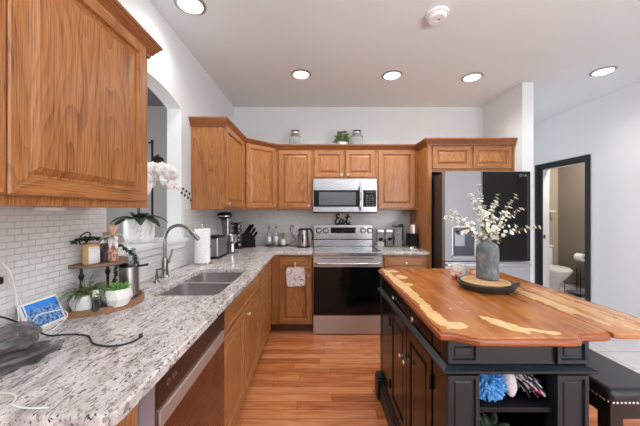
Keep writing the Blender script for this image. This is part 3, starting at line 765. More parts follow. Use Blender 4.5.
o = B().prism(ins, .914, .92, .0015, 2).build('tabletop', TOP, t, angle=50)
B().prism(poly, .890, .9155, .009, 4).build('edge_molding', topE, t, angle=50)
ov = [(1.0645, 1.0), (1.085, .995), (1.28, .995), (1.305, 1.005), (1.32, 1.03), (1.322, 1.6), (1.318, 2.09), (1.29, 2.13), (1.0775, 2.13)]
o = B().prism(ov, .898, .92, .006, 3).build('drop_leaf', TOP, t, angle=50)
b = B()
for y in (1.25, 1.85): b.prism([(.99, .895), (1.25, .895), (1.25, .880), (.99, .70)], y, y+.025, M=Matrix(((1, 0, 0, 0), (0, 0, 1, 0), (0, 1, 0, 0), (0, 0, 0, 1))))
b.build('leaf_bracket', ISL, t, smooth=False)
# body
PW = .112
b = B(); b.box(IX0+.012, IX1-.012, 1.42, IY1-.01, .10, .89)                       # closed rear part
b.box(IX0+.012, IX0+.03, 1.03, 1.42, .10, .89).box(IX1-.03, IX1-.012, 1.03, 1.42, .10, .89)
b.box(IX0+.03, IX1-.03, 1.03, 1.42, .10, .13).box(IX0+.03, IX1-.03, 1.03, 1.42, .768, .79)
b.build('body', ISL_SHADE, t, smooth=False)
B().box(IX0+.03, IX1-.03, 1.035, 1.42, .610, .628, .002).build('shelf', ISL_SHADE, t, smooth=False)
POSTLV = [(0, 0), (.016, 0), (.020, -.006), (.026, -.006), (.030, -.001), (.034, -.001)]
for (x0, x1, fx_, y0) in ((IX0, IX0+PW, 1, IY0), (IX1-PW, IX1, 1, IY0)):
    p = B().box(x0, x1, IY0, IY0+.045, .10, .765).box(x0, x1, IY0, IY0+.045, .80, .89)
    p = p.build('corner_post', ISL, t, smooth=False)
    q = B(); m_ = (0, .0), 
    LV = [(0, 0), (0, .003), (.018, .003), (.022, -.004+.004), (.028, .0005), (.032, .003), (.036, .003)]
    for z0, z1 in ((.115, .76), (.803, .887)):
        s_ = x0+.002
        q.panel((x0, IY0-.0005, z0), (1, 0, 0), (0, 0, 1), (0, -1, 0), PW, z1-z0, [(0, 0), (0, .009), (.013, .009), (.016, .001), (.024, .001), (.028, .005), (.030, .005)], 0)
    q.build('post_panel', ISL, p, smooth=False)
for x0 in (IX0, IX1-.05):
    B().box(x0, x0+.05, IY1-.05, IY1, .10, .89, .003).build('corner_post', ISL, t)
B().box(IX0+PW, IX1-PW, IY0+.004, IY0+.03, .795, .89).build('end_apron', ISL, t, smooth=False)
b = B(); WP = [(0, .762), (.016, .769), (.022, .776), (.022, .782), (.012, .787), (0, .794)]
sweep(b, WP, [(IX0, IY1), (IX0, IY0), (IX1, IY0), (IX1, IY1)][::-1] if False else [(IX0, IY1), (IX0, IY0), (IX1, IY0), (IX1, IY1)])
b.build('waist_molding', ISL, t)
def flip(p): return p
b = B(); BP = [(0, 0), (.022, 0), (.022, .085), (.016, .10), (.008, .108), (.008, .125), (0, .13)]
sweep(b, BP, [(IX0, IY1), (IX0, IY0), (IX1, IY0), (IX1, IY1)])
b.build('base_molding', ISL, t)
for x0, y0 in ((IX0-.036, IY1-.075), (IX0-.036, IY0-.036), (IX1-.069, IY0-.036), (IX1-.069, IY1-.075)):
    B().box(x0, x0+.105, y0, y0+.105, 0, .14, .004).box(x0+.008, x0+.097, y0+.008, y0+.097, .14, .158, .003).build('foot', ISL, t)
# left flank (faces -X): end stile, two doors, two drawers
KN = plain('pewter_knob', (196, 188, 178), .22, 1)
ILV = [(0, 0), (0, .012), (.003, .015), (.045, .015), (.050, .007), (.058, .007), (.075, .012)]
IDL = [(0, 0), (0, .012), (.003, .014), (.018, .014), (.022, .008), (.026, .008)]
fxp = IX0+.012
B().box(IX0+.002, fxp, 1.80, 2.03, .13, .768).box(IX0+.002, fxp, 1.065, 1.15, .13, .768).box(IX0+.002, fxp, 1.065, 1.15, .80, .89).box(IX0+.002, fxp, 1.80, 2.03, .80, .89).box(IX0+.002, fxp, 1.462, 1.488, .80, .89).build('side_frame', ISL_G, t, smooth=False)
for y1, y0, ky, kz in ((1.795, 1.478, .285, .40), (1.470, 1.155, .03, .40)):
    w_ = y1-y0
    d = door(t, (fxp, y1, .145), (0, -1, 0), (-1, 0, 0), w_, .605, (ky, kz+.03), ILV, 'door', [ISL_G, ISL_G], KN)
    yh = y1-.002 if y1 > 1.6 else y0+.002
    for zz in (.22, .62): B().cyl((fxp-.018, yh, zz), .005, .06, 10, bev=.001).build('hinge', BLACKM, d)
    d2 = door(t, (fxp, y1, .806), (0, -1, 0), (-1, 0, 0), w_, .078, (w_/2, .040), IDL, 'drawer', [ISL_G, ISL_G], KN)

# things on the island shelves
def fuzzy(center, sc, n, ln, wd, seed, bend=.4):
    b = B(); rnd = random.Random(seed); b.sphere(center, 1, (sc[0]*.8, sc[1]*.8, sc[2]*.85), 16)
    for i in range(n):
        z = rnd.uniform(-.95, 1); a = rnd.uniform(0, 2*PI); r = math.sqrt(1-z*z)
        d = Vector((r*math.cos(a), r*math.sin(a), z)); p = Vector(center)+Vector((d.x*sc[0], d.y*sc[1], d.z*sc[2]))*.78
        q = p+d*ln*.6; e = q+(d+Vector((rnd.uniform(-1, 1), rnd.uniform(-1, 1), -.8))*bend)*ln*.6
        if e.z < .6305: e.z = .6305
        b.tube([p, q, e], [wd, wd*1.1, wd*.7], 5)
    return b
o = fuzzy((.662, 1.10, .697), (.054, .055, .056), 520, .024, .0042, 3).build('microfiber_duster', speckled('blue_chenille', (70, 150, 226), (128, 196, 250), 60, .9))
tag(o, 'bright blue fuzzy chenille duster on the upper shelf of the island', 'duster')
b = B(); b.sphere((.742, 1.085, .700), 1, (.026, .030, .064), 20, Matrix.Rotation(math.radians(-12), 4, 'Y'))
for v in b.bm.verts:
    k = noise.noise(v.co*38); v.co += Vector((k, k*.5, k))*.008
o = b.build('duster_pad', speckled('lilac_terry', (206, 196, 206), (232, 226, 232), 120, .95)); tag(o, 'pale lilac cloth pad between the blue duster and the striped duster', 'cleaning pad')
t = thing('striped_duster', 'black, white and grey fringed duster with a pink handle on the island shelf', 'duster', (.79, 1.12, .628))
rnd = random.Random(11)
b1, b2 = B(), B()
for i in range(90):
    b_ = b1 if i % 2 else b2; c = Vector((.795+rnd.uniform(-.03, .03), 1.09+rnd.uniform(-.03, .03), .71+rnd.uniform(-.01, .035)))
    a = rnd.uniform(-.5, 1.3); d = Vector((math.cos(a)*.6, rnd.uniform(-.6, .3), -rnd.uniform(.2, 1)))
    e = c+d*.06; e.z = max(.633, e.z); b_.tube([c, c+d*.03+Vector((0, 0, .006)), e], .0032, 5)
b1.build('light_fringe', speckled('fringe_grey', (178, 176, 182), (224, 222, 226), 90, .9), t); b2.build('dark_fringe', plain('fringe_black', (32, 30, 36), .9), t)
B().tube([(.80, 1.07, .70), (.825, 1.06, .682), (.858, 1.05, .664)], .0055, 10).build('handle', plain('magenta_plastic', (206, 40, 120), .4), t)
def potted_leaves(b, c, n, ln, wd, rnd, spread=1.0, curl=.5, zmin=.2, zmax=1.2, seg=6):
    for i in range(n):
        a = 2*PI*i/n*2.4+rnd.uniform(-.3, .3); z = rnd.uniform(zmin, zmax)
        b.leaf(c, (math.cos(a)*spread, math.sin(a)*spread, z), ln*rnd.uniform(.7, 1.1), wd*rnd.uniform(.8, 1.2), curl*rnd.uniform(.6, 1.3), seg=seg)
t = thing('potted_plant', 'dark green leafy plant on the lower shelf of the island', 'plant', (.67, 1.14, .13))
B().lathe([(0, 0), (.05, 0), (.062, .17), (.062, .185), (.055, .185), (.052, .16), (0, .16)], (.67, 1.14, .13), 28, cap=False).build('pot', BLACKP, t)
b = B(); rnd = random.Random(5)
for k in range(3): potted_leaves(b, (.70, 1.12, .31+.07*k), 18, .13, .034, rnd, .8, .35, .5, 1.5)
b.tube([(.67, 1.14, .28), (.67, 1.13, .44)], .006)
b.build('foliage', speckled('foliage_greygreen', (46, 66, 52), (110, 132, 104), 25, .5), t, solid=.0008)

# vase, mat, tray, cup on the island
vx, vy, vz = .955, 1.575, .92
t = thing('round_tray', 'round charcoal wooden tray on the island under the vase', 'tray', (vx, vy, vz))
B().lathe([(0, 0), (.118, 0), (.128, .004), (.150, .034), (.152, .038), (.146, .039), (.134, .028), (.130, .026), (0, .026)], (vx, vy, vz), 56, cap=False).build('tray_body', speckled('charcoal_stain', (42, 42, 45), (58, 58, 60), 40, .5), t, angle=60)
for a in (150, 330):
    ca, sa = math.cos(math.radians(a)), math.sin(math.radians(a))
    pts = [(vx+math.cos(math.radians(a+d))*r, vy+math.sin(math.radians(a+d))*r, vz+.036+h) for d, r, h in ((-14, .149, 0), (-10, .153, .010), (0, .155, .013), (10, .153, .010), (14, .149, 0))]
    B().tube(spline(pts), .004, 8).build('handle', BLACKM, t)
vx += .003; vy += .012
b = B(); mz = vz+.0325; n = 0
b.cyl((vx, vy+.002, vz+.0265), .108, .008, 48)
for i in range(11): r = .012+i*.0098; b.tube([(vx+r*math.cos(2*PI*k/48), vy+.002+r*math.sin(2*PI*k/48), mz+.0035) for k in range(48)], .0052, 8, True)
for k in range(56):
    a = 2*PI*k/56; b.sphere((vx+.117*math.cos(a), vy+.002+.117*math.sin(a), mz+.006), .0075, (1, 1, .6), 8)
o = b.build('woven_mat', speckled('rattan', (176, 134, 92), (216, 178, 134), 160, .75, bump=.3)); tag(o, 'round tan woven mat lying in the charcoal tray under the vase', 'placemat')
b0 = mz+.0095
vy += .045; vx += .036
prof = [(0, 0), (.053, 0), (.058, .006), (.0585, .168), (.056, .186), (.048, .200), (.033, .209), (.022, .213), (.0205, .228), (.024, .240), (.020, .242), (.016, .230), (.016, .19), (0, .19)]
m = N('grey_vase', .7); f = m.noise(m.coord(), 28, 6, .7); m.base(m.ramp(f, [(.35, srgb(86, 90, 94)), (.5, srgb(108, 112, 115)), (.66, srgb(142, 145, 146))])); m.bump(f, .3)
o = B().lathe(prof, (vx+.005, vy, b0), 40, cap=False).build('bottle_vase', m.m); tag(o, 'mottled grey bottle shaped vase on the island', 'vase')
vt = Vector((vx+.005, vy, b0+.232))
def blossom_mesh():
    b = B()
    for i in range(5):
        a = 2*PI*i/5; b.leaf((0, 0, 0), (math.cos(a), math.sin(a), .45), .0135, .0115, .15, seg=3, fold=.2)
    me = b.build('blossom', CREAMP, world=False, solid=.0005); c = B().sphere((0, 0, .002), .0028, (1, 1, .8), 8).build('blossom_center', LEAFY, me, world=False)
    return me, c
bm0, bc0 = blossom_mesh()
DIRS = [(-.75, .1, .62, .185), (-.42, -.1, 1, .20), (-.14, .1, 1.25, .225), (.12, -.12, 1.0, .15), (.32, .1, 1.15, .19), (.62, -.08, 1, .21), (.85, .08, .72, .20), (1.05, -.05, .28, .205), (-.95, -.1, .52, .20), (.05, .3, .9, .15), (.25, -.3, .7, .13), (-.25, -.25, .7, .13), (-.1, .05, .75, .12)]
WHERE = ['reaching left at mid height', 'reaching up to the upper left', 'standing the tallest', 'short, in front of the middle', 'reaching up slightly right', 'reaching to the upper right', 'reaching right above the middle', 'lowest on the right, ending near the doorway', 'longest on the left, pointing toward the far cabinets', 'hidden in the middle at the back', 'short, facing the camera on the right', 'short, facing the camera on the left', 'shortest, in the very middle']
first = True
rnd = random.Random(21)
for k, (dx, dy, dz, L) in enumerate(DIRS):
    t = thing('blossom_branch', 'white blossom branch in the grey vase, '+WHERE[k], 'flower branch', tuple(vt), group='blossom branches in the grey vase')
    L *= 1.45; d = Vector((dx, dy, dz)).normalized(); tip = vt+d*L; side = d.cross(Vector((0, 1, 0))).normalized()
    pts = bez(vt-Vector((0, 0, .12))+Vector((dx*.008, dy*.008, 0)), vt+Vector((dx*.006, dy*.006, 0)), vt+d*L*.55+Vector((0, 0, .025)), tip+Vector((0, 0, -.012)), 16)
    b = B(); b.tube(pts, [.0022-.0012*i/16 for i in range(17)], 6)
    lf = B(); bl = []
    nb = 22 if L > .2 else 18
    for i in range(nb):
        tt = .34+.66*(i+1)/nb; p = pts[min(16, int(tt*16))]
        q = p+Vector((rnd.uniform(-1, 1), rnd.uniform(-1, 1), rnd.uniform(-.7, 1)))*(.024 if tt < .85 else .010)
        b.tube([p, q], .0007, 4); bl.append(q)
        lf.leaf(p, (rnd.uniform(-1, 1), rnd.uniform(-1, 1), rnd.uniform(-.2, 1)), rnd.uniform(.014, .026), .008, .2, seg=3)
    b.build('stem', STEM, t); lf.build('leaves', LEAFY, t, solid=.0005)
    for q in bl:
        if first: o, c = bm0, bc0; first = False
        else: o = bm0.copy(); COL.objects.link(o); c = bc0.copy(); COL.objects.link(c); c.parent = o
        o.parent = t; o.location = q-vt
        nrm = (q-pts[9]+Vector((0, -.05, .02))).normalized()
        o.rotation_mode = 'QUATERNION'; o.rotation_quaternion = nrm.to_track_quat('Z', 'Y'); s_ = rnd.uniform(.65, 1.25); o.scale = (s_, s_, s_)
# patterned cup
m = N('cup_pattern', .4); v = m.coord(); f = m.noise(v, 55, 3, .6, .6)
sep = m.n('ShaderNodeSeparateXYZ', i_0=v).outputs[2]
c = m.ramp(f, [(.44, srgb(234, 232, 230)), (.47, srgb(150, 152, 158)), (.50, srgb(236, 234, 232))])
c2 = m.ramp(m.noise(m.coord(loc=(3, 1, 2)), 36, 2, .5), [(.50, (0, 0, 0)), (.54, (1, 1, 1))])
low = m.ramp(sep, [(.040, (1, 1, 1)), (.062, (0, 0, 0))])
m.base(m.mix(m.math('MULTIPLY', c2, low), c, srgb(226, 92, 50)))
t = thing('patterned_jar', 'small white jar with an orange-red floral pattern behind the tray on the island', 'jar', (.922, 1.80, .92))
B().lathe([(0, 0), (.046, 0), (.050, .006), (.052, .084), (.049, .090), (.044, .090), (.044, .074), (0, .072)], (.922, 1.80, .92), 36, cap=False).build('cup', m.m, t)
B().lathe([(0, .0725), (.043, .0745), (.043, .0755), (0, .0755)], (.922, 1.80, .92), 28, cap=False).build('wax', plain('wax', (238, 232, 226), .5), t)

# bench (counter height) right of the island
t = thing('bench', 'black leather bench with nailhead trim beside the island', 'bench', (1.35, 1.65, 0))
X0, X1, Y0, Y1 = 1.215, 1.50, 1.155, 2.10
b = B(); b.box(X0, X1, Y0, Y1, .545, .612, .028, 5)
b.build('seat', LEATHER, t)
B().box(X0+.008, X1-.008, Y0+.008, Y1-.008, .49, .552, .003).build('apron', plain('bench_wood', (34, 26, 26), .35), t)
b = B()
k = 0
while Y0+.012+k*.0165 < Y1: 
    for xx in (X0-.0005, X1+.0005): b.sphere((xx, Y0+.012+k*.0165, .563), .0056, (.5, 1, 1), 8)
    k += 1
k = 0
while X0+.012+k*.0165 < X1:
    for yy in (Y0-.0005, Y1+.0005): b.sphere((X0+.012+k*.0165, yy, .563), .0056, (1, .5, 1), 8)
    k += 1
o = b.build('nailhead_trim', CHROME, t); o['kind'] = 'stuff'
for xx, yy in ((X0+.012, Y0+.012), (X1-.067, Y0+.012), (X0+.012, Y1-.067), (X1-.067, Y1-.067)):
    b = B(); b.box(xx, xx+.055, yy, yy+.055, 0, .492, .003)
    b.build('leg', plain('bench_leg', (34, 26, 26), .35) if 'bench_leg' not in bpy.data.materials else bpy.data.materials['bench_leg'], t)
b = B(); b.box(X0+.03, X0+.052, Y0+.06, Y1-.06, .16, .20).box(X1-.052, X1-.03, Y0+.06, Y1-.06, .16, .20)
b.build('stretcher', bpy.data.materials['bench_leg'], t)

# ================================================================== ON THE FAR AND LEFT WORKTOP
CZ = .91
# paper towel
x, y = -.955, 2.35
t = thing('paper_towel_holder', 'chrome upright paper towel holder by the sink', 'paper towel holder', (x, y, CZ))
B().lathe([(0, 0), (.078, 0), (.080, .005), (.074, .014), (.02, .016), (0, .016)], (x, y, CZ), 36, cap=False).build('base', CHROME, t)
B().cyl((x, y, CZ+.016), .006, .30, 14).sphere((x, y, CZ+.328), .012).build('rod', CHROME, t)
o = B().lathe([(.020, 0), (.061, 0), (.063, .004), (.063, .277), (.059, .281), (.020, .281)], (x, y, CZ+.0165), 40, cap=False).build('paper_towel_roll', PAPER)
tag(o, 'white roll of paper towels standing on the chrome holder', 'paper towel roll')
# toaster
t = thing('toaster', 'stainless two slot toaster behind the paper towels', 'toaster', (-.975, 2.78, CZ))
B().box(-1.055, -.90, 2.58, 2.84, CZ+.015, CZ+.195, .02, 4).build('body', STEELV, t)
B().box(-1.057, -.898, 2.578, 2.842, CZ, CZ+.018, .004).build('base', BLACKP, t)
b = B().box(-1.050, -.905, 2.585, 2.835, CZ+.192, CZ+.205, .006).build('top_plate', BLACKP, t)
for xx in (-1.01, -.965): B().box(xx, xx+.025, 2.62, 2.80, CZ+.2045, CZ+.2065).build('slot', plain('slot_dark', (8, 8, 8), .8), b)
B().box(-.985, -.962, 2.568, 2.582, CZ+.11, CZ+.13, .003).build('lever', BLACKP, t)
B().cyl((-1.01, 2.581, CZ+.06), .012, .012, 20, '-Y').build('dial', BLACKP, t)
# stand mixer
mx, my = -.887, 2.96
t = thing('stand_mixer', 'silver stand mixer with a dark round head and steel bowl behind the toaster', 'mixer', (mx-.03, my+.03, CZ))
B().prism([(mx-.12, my+.02), (mx-.03, my+.11), (mx+.06, my+.01), (mx+.055, my-.05), (mx, my-.065), (mx-.05, my-.03)], CZ, CZ+.022, .005).build('base', GREYP, t)
B().lathe([(0, .022), (.035, .022), (.032, .05), (.028, .10), (.058, .13), (.062, .19), (.064, .194), (.060, .194), (.055, .13), (0, .12)], (mx, my, CZ), 32, cap=False).build('bowl', CHROME, t)
B().tube([(mx-.085, my+.06, CZ+.02), (mx-.088, my+.062, CZ+.15), (mx-.090, my+.06, CZ+.27), (mx-.09, my+.04, CZ+.36)], [.036, .030, .032, .040], 14).build('column', plain('mixer_grey', (128, 128, 130), .35, .6), t)
B().lathe([(0, 0), (.055, .0), (.074, .012), (.076, .035), (.066, .055), (.03, .066), (0, .068)], (mx-.082, my+.02, CZ+.368), 32, cap=False).build('head', BLACKP, t)
B().lathe([(.0762, .018), (.0785, .020), (.0785, .027), (.0762, .029)], (mx-.082, my+.02, CZ+.368), 32, cap=False).build('trim_band', CHROME, t)
B().cyl((mx-.045, my, CZ+.13), .008, .24, 12).build('beater_shaft', CHROME, t)

# spice rack
sx, sy = -.962, 3.36
t = thing('spice_rack', 'black revolving spice rack stacked with chrome capped jars', 'spice rack', (sx, sy, CZ))
B().lathe([(0, 0), (.078, 0), (.078, .012), (0, .014)], (sx, sy, CZ), 32, cap=False).box(sx-.018, sx+.018, sy-.018, sy+.018, CZ+.01, CZ+.30).build('stand', BLACKM, t)
B().box(sx-.062, sx+.062, sy-.062, sy+.062, CZ+.30, CZ+.308, .002).build('top_plate', BLACKM, t)
jarp = None; jn = 0
for lv in range(5):
    for q in range(4):
        a = PI/2*q-.5; zz = CZ+.045+lv*.056
        if jarp is None:
            jarp = thing('spice_jar', 'spice jar in the revolving rack', 'spice jar', (sx, sy, zz), a, 'spice jars in the revolving rack')
            B().lathe([(0, .018), (.022, .018), (.022, .058), (0, .058)], (0, 0, 0), 16, 'X', cap=False).build('jar', plain('spice_brown', (70, 54, 44), .4), jarp, world=False)
            B().lathe([(0, .058), (.024, .058), (.024, .072), (.021, .075), (0, .075)], (0, 0, 0), 16, 'X', cap=False).build('cap', CHROME, jarp, world=False)
        else: dup(jarp, (sx, sy, zz), a)
# knife block
kx, ky = -.838, 3.46
t = thing('knife_block', 'black knife block in the far corner of the worktop', 'knife block', (kx, ky, CZ), .25)
b = B(); M = Matrix(((1, 0, 0, 0), (0, 0, 1, 0), (0, 1, 0, 0), (0, 0, 0, 1)))
b.prism([(-.075, 0), (.085, 0), (.085, .10), (.06, .135), (-.005, .20), (-.075, .16)], -.055, .055, M=M)
b.build('block', BLACKD, t, world=False, smooth=False)
n = 0
for i in range(4):
    for j in range(3):
        if i == 3 and j == 1: continue
        bx_, bz_ = -.045+.033*i, .172-.030*max(0, i-1.0)+.006; by_ = -.034+.034*j
        L = .135 if i < 2 else .115-.02*(i-2); dx, dz = .56, .83
        kn_ = thing('kitchen_knife', 'black handled kitchen knife in the knife block', 'knife', (kx+math.cos(.25)*bx_-math.sin(.25)*by_, ky+math.sin(.25)*bx_+math.cos(.25)*by_, CZ+bz_-.012), .25, 'knives in the knife block')
        B().tube([(0, 0, 0), (dx*L*.3, 0, dz*L*.3), (dx*L*.8, 0, dz*L*.8), (dx*L, 0, dz*L)], [.012, .0115, .0135, .010], 8).build('handle', BLACKD, kn_, world=False)
        B().sphere((dx*L*1.02, 0, dz*L*1.02), .005, (1, 1, 1), 8).build('rivet_cap', NICKEL, kn_, world=False)
# bottle tray
t0 = B().box(-.63, -.365, 3.50, 3.61, CZ, CZ+.012, .003).box(-.632, -.363, 3.498, 3.504, CZ, CZ+.02, .001).box(-.632, -.363, 3.606, 3.612, CZ, CZ+.02, .001)
tag(t0.build('bottle_tray', plain('dark_tray', (40, 36, 36), .5)), 'long dark tray holding the two glass oil bottles', 'tray')
t = thing('oil_bottle', 'clear glass oil bottle with a pouring spout, left of the pair', 'bottle', (-.595, 3.555, CZ+.0125), group='oil bottles on the dark tray')
B().lathe([(0, 0), (.026, 0), (.027, .004), (.027, .145), (.020, .165), (.011, .178), (.011, .205), (.013, .207), (.013, .212), (0, .212)], (-.595, 3.555, CZ+.0125), 24, cap=False).build('bottle', glass('bottle_glass', (225, 232, 232), .05, .8), t)
B().lathe([(0, .212), (.012, .212), (.012, .226), (.005, .232), (.004, .262), (0, .262)], (-.595, 3.555, CZ+.0125), 14, cap=False).build('pourer', BLACKP, t)
B().lathe([(.0272, .05), (.0274, .05), (.0274, .11), (.0272, .11)], (-.595, 3.555, CZ+.0125), 24, cap=False).build('paper_label', plain('bottle_label', (228, 228, 224), .6), t)
dup(t, (-.508, 3.555, CZ+.0125), label='clear glass oil bottle with a pouring spout, right of the pair by the sprig')
t = thing('potted_sprig', 'small green sprig in a white pot beside the oil bottles', 'plant', (-.415, 3.555, CZ+.0125))
B().lathe([(0, 0), (.030, 0), (.034, .075), (.031, .077), (.028, .06), (0, .06)], (-.415, 3.555, CZ+.0125), 24, cap=False).build('pot', CERAMIC, t)
b = B(); rnd = random.Random(2)
for i in range(40):
    a = rnd.uniform(0, 2*PI); r = rnd.uniform(0, .03); c = Vector((-.435+r*math.cos(a), 3.545+r*math.sin(a), CZ+.08+rnd.uniform(0, .09)))
    b.leaf(c, (math.cos(a), math.sin(a), rnd.uniform(0, .8)), .032, .022, .3, seg=3)
b.tube([(-.415, 3.555, CZ+.06), (-.435, 3.55, CZ+.17)], .003); b.tube([(-.415, 3.555, CZ+.12), (-.37, 3.55, CZ+.135), (-.325, 3.55, CZ+.105)], .0025, 6)
b.build('foliage', LEAFY, t, solid=.0006)
# electric kettle
kx, ky = -.158, 3.46
t = thing('electric_kettle', 'brushed steel electric kettle with a black handle, left of the range', 'kettle', (kx, ky, CZ))
B().lathe([(0, 0), (.085, 0), (.085, .014), (.078, .018), (0, .018)], (kx, ky, CZ), 36, cap=False).build('base', BLACKP, t)
B().lathe([(0, .019), (.074, .019), (.076, .025), (.070, .12), (.062, .20), (.060, .212), (0, .212)], (kx, ky, CZ), 36, cap=False).build('body', steel('kettle_steel', (160, 152, 150), .28, 'Z'), t)
B().lathe([(.0605, .208), (.061, .214), (.058, .224), (.04, .232), (0, .234)], (kx, ky, CZ), 36, cap=False).build('lid', BLACKP, t)
B().tube(spline([(kx+.04, ky, CZ+.222), (kx+.085, ky, CZ+.222), (kx+.112, ky, CZ+.18), (kx+.118, ky, CZ+.13), (kx+.110, ky, CZ+.085)]), .011, 10).build('handle', BLACKP, t)
B().prism([(-.012, 0), (.012, 0), (.008, -.04), (-.008, -.04)], 0, .02, M=Matrix.Translation((kx-.058, ky-.01, CZ+.19)) @ Matrix.Rotation(-PI/2, 4, 'Z') @ Matrix.Rotation(.4, 4, 'X')).build('spout', STEELV, t)
B().box(kx-.010, kx+.006, ky-.077, ky-.070, CZ+.07, CZ+.16, .003, M=Matrix.Translation((0, .001, 0))).build('water_window', BLACKGLASS, t)
pts = spline([(kx-.08, ky+.03, CZ+.012), (kx-.15, ky+.02, CZ+.008), (kx-.19, ky+.05, CZ+.02), (kx-.15, ky+.12, CZ+.045), (kx-.10, ky+.14, CZ+.07), (kx-.15, ky+.17, CZ+.13), (kx-.175, ky+.19, CZ+.20), (kx-.16, ky+.20, CZ+.255), (kx-.12, ky+.215, CZ+.24)])
tag(B().tube(pts, .004, 8).build('kettle_cord', BLACKP), 'black cord looping up the wall from the kettle', 'cord')
def outlet(p, lb, axis='Y'):
    t = thing('wall_outlet', lb, 'outlet', p)
    x_, y_, z_ = p
    if axis == 'Y':
        pl = B().box(x_-.036, x_+.036, y_-.007, y_-.001, z_-.058, z_+.058, .002).build('cover_plate', WHITEP, t)
        for dz in (-.022, .022): B().box(x_-.015, x_+.015, y_-.0085, y_-.007, z_+dz-.014, z_+dz+.014, .001).build('socket', plain('socket', (206, 206, 204), .4) if 'socket' not in bpy.data.materials else bpy.data.materials['socket'], pl)
    else:
        pl = B().box(x_+.001, x_+.007, y_-.036, y_+.036, z_-.058, z_+.058, .002).build('cover_plate', WHITEP, t)
        for dz in (-.022, .022): B().box(x_+.007, x_+.0085, y_-.015, y_+.015, z_+dz-.014, z_+dz+.014, .001).build('socket', plain('socket', (206, 206, 204), .4) if 'socket' not in bpy.data.materials else bpy.data.materials['socket'], pl)
outlet((-.26, YB-.008, 1.10), 'white wall outlet on the tile behind the kettle')
outlet((XL+.008, 2.98, 1.10), 'white wall outlet on the left tile wall above the toaster', 'X')
# canisters right of the range
t = thing('glass_canister', 'square glass canister with steel lid and white contents', 'canister', (.80, 3.50, CZ), group='square canisters right of the range')
def canister(t, x, lo, him):
    B().box(x-.045, x+.045, 3.455, 3.545, CZ+.003, CZ+.175, .010, 3).build('jar', glass('canister_glass', (226, 230, 230), .06, .86) if 'canister_glass' not in bpy.data.materials else bpy.data.materials['canister_glass'], t)
    B().box(x-.044, x+.044, 3.456, 3.544, CZ+.178, CZ+.215, .008, 3).build('lid', STEEL, t)
    B().box(x-.041, x+.041, 3.459, 3.541, CZ+.006, CZ+lo, .006).build('contents', him, t)
canister(t, .80, .055, speckled('sugar', (232, 230, 226), (246, 244, 240), 200, .9))
B().tube([(.805, 3.4535, CZ+.15), (.805, 3.4535, CZ+.11)], .003, 6).sphere((.80, 3.4515, CZ+.095), .025, (1.1, .25, .8)).build('scoop', BLACKD, t)
t = thing('glass_canister', 'square glass canister with steel lid and dark coffee inside', 'canister', (.905, 3.50, CZ), group='square canisters right of the range')
canister(t, .905, .085, speckled('coffee', (30, 22, 20), (70, 52, 42), 120, .8))
B().sphere((.91, 3.4515, CZ+.10), .027, (1.1, .25, .75)).build('scoop', BLACKD, t)
# blender / filter pitcher
x, y = 1.025, 3.48
t = thing('water_pitcher', 'clear pitcher with a black lid and handle on the far right worktop', 'pitcher', (x, y, CZ))
B().box(x-.058, x+.055, y-.05, y+.05, CZ+.002, CZ+.245, .014, 3).build('jug', GLASS, t)
B().box(x-.050, x+.047, y-.043, y+.043, CZ+.09, CZ+.22, .01, 2).build('filter_reservoir', glass('reservoir', (222, 228, 232), .12, .85), t)
B().box(x-.066, x+.064, y-.054, y+.054, CZ+.246, CZ+.262, .005).box(x+.01, x+.055, y-.03, y+.03, CZ+.262, CZ+.285, .006).build('lid', BLACKP, t)
B().box(x-.068, x-.055, y-.02, y+.02, CZ+.02, CZ+.13, .004).box(x+.03, x+.045, y-.056, y-.05, CZ+.02, CZ+.24, .003).build('handle', BLACKP, t)
x, y = 1.15, 3.33
t = thing('coffee_maker', 'narrow single cup coffee maker with silver top and black front', 'coffee maker', (x, y, CZ))
B().lathe([(0, 0), (.058, 0), (.06, .006), (.05, .022), (.046, .03), (0, .03)], (x, y, CZ), 32, cap=False).build('base', CHROME, t)
B().box(x-.062, x+.055, y-.045, y+.06, CZ+.03, CZ+.182, .014, 4).build('front_shell', BLACKD, t)
B().lathe([(0, .182), (.050, .182), (.050, .275), (.045, .285), (.03, .292), (0, .294)], (x, y, CZ), 36, cap=False).build('cylinder', steel('maker_steel', (205, 196, 188), .3, 'Z'), t)
B().box(x-.02, x+.060, y+.052, y+.09, CZ+.18, CZ+.286, .010).build('rear_column', BLACKP, t)
# "Eat" script sign on top of the range backguard
t = thing('eat_sign', 'black script sign reading Eat standing on the range back', 'sign', (.34, 3.645, 1.175))
def script(pts, r=.0062): return B().tube([(.250+u*.155, 3.645, 1.183+v*.14) for u, v in pts], r, 8)
E = spline([(.36, .80), (.28, .93), (.14, .90), (.10, .74), (.20, .62), (.32, .58), (.16, .52), (.05, .34), (.02, .14), (.12, .02), (.28, .06), (.40, .22)], 8)
A = spline([(.62, .42), (.52, .48), (.42, .36), (.38, .16), (.46, .03), (.58, .12), (.66, .30), (.68, .44), (.66, .20), (.70, .04), (.80, .12), (.88, .30)], 8)
T = spline([(1.10, .92), (1.02, .60), (.96, .24), (1.00, .04), (1.12, .04), (1.24, .20)], 8)
T2 = spline([(.86, .60), (1.04, .66), (1.26, .70)], 6)
for nm, p in (('letter_e', E), ('letter_a', A), ('letter_t', T), ('crossbar', T2)): script(p, .0092).build(nm, BLACKM, t)
B().box(.26, .46, 3.638, 3.652, 1.1755, 1.1815).build('base_bar', BLACKM, t)
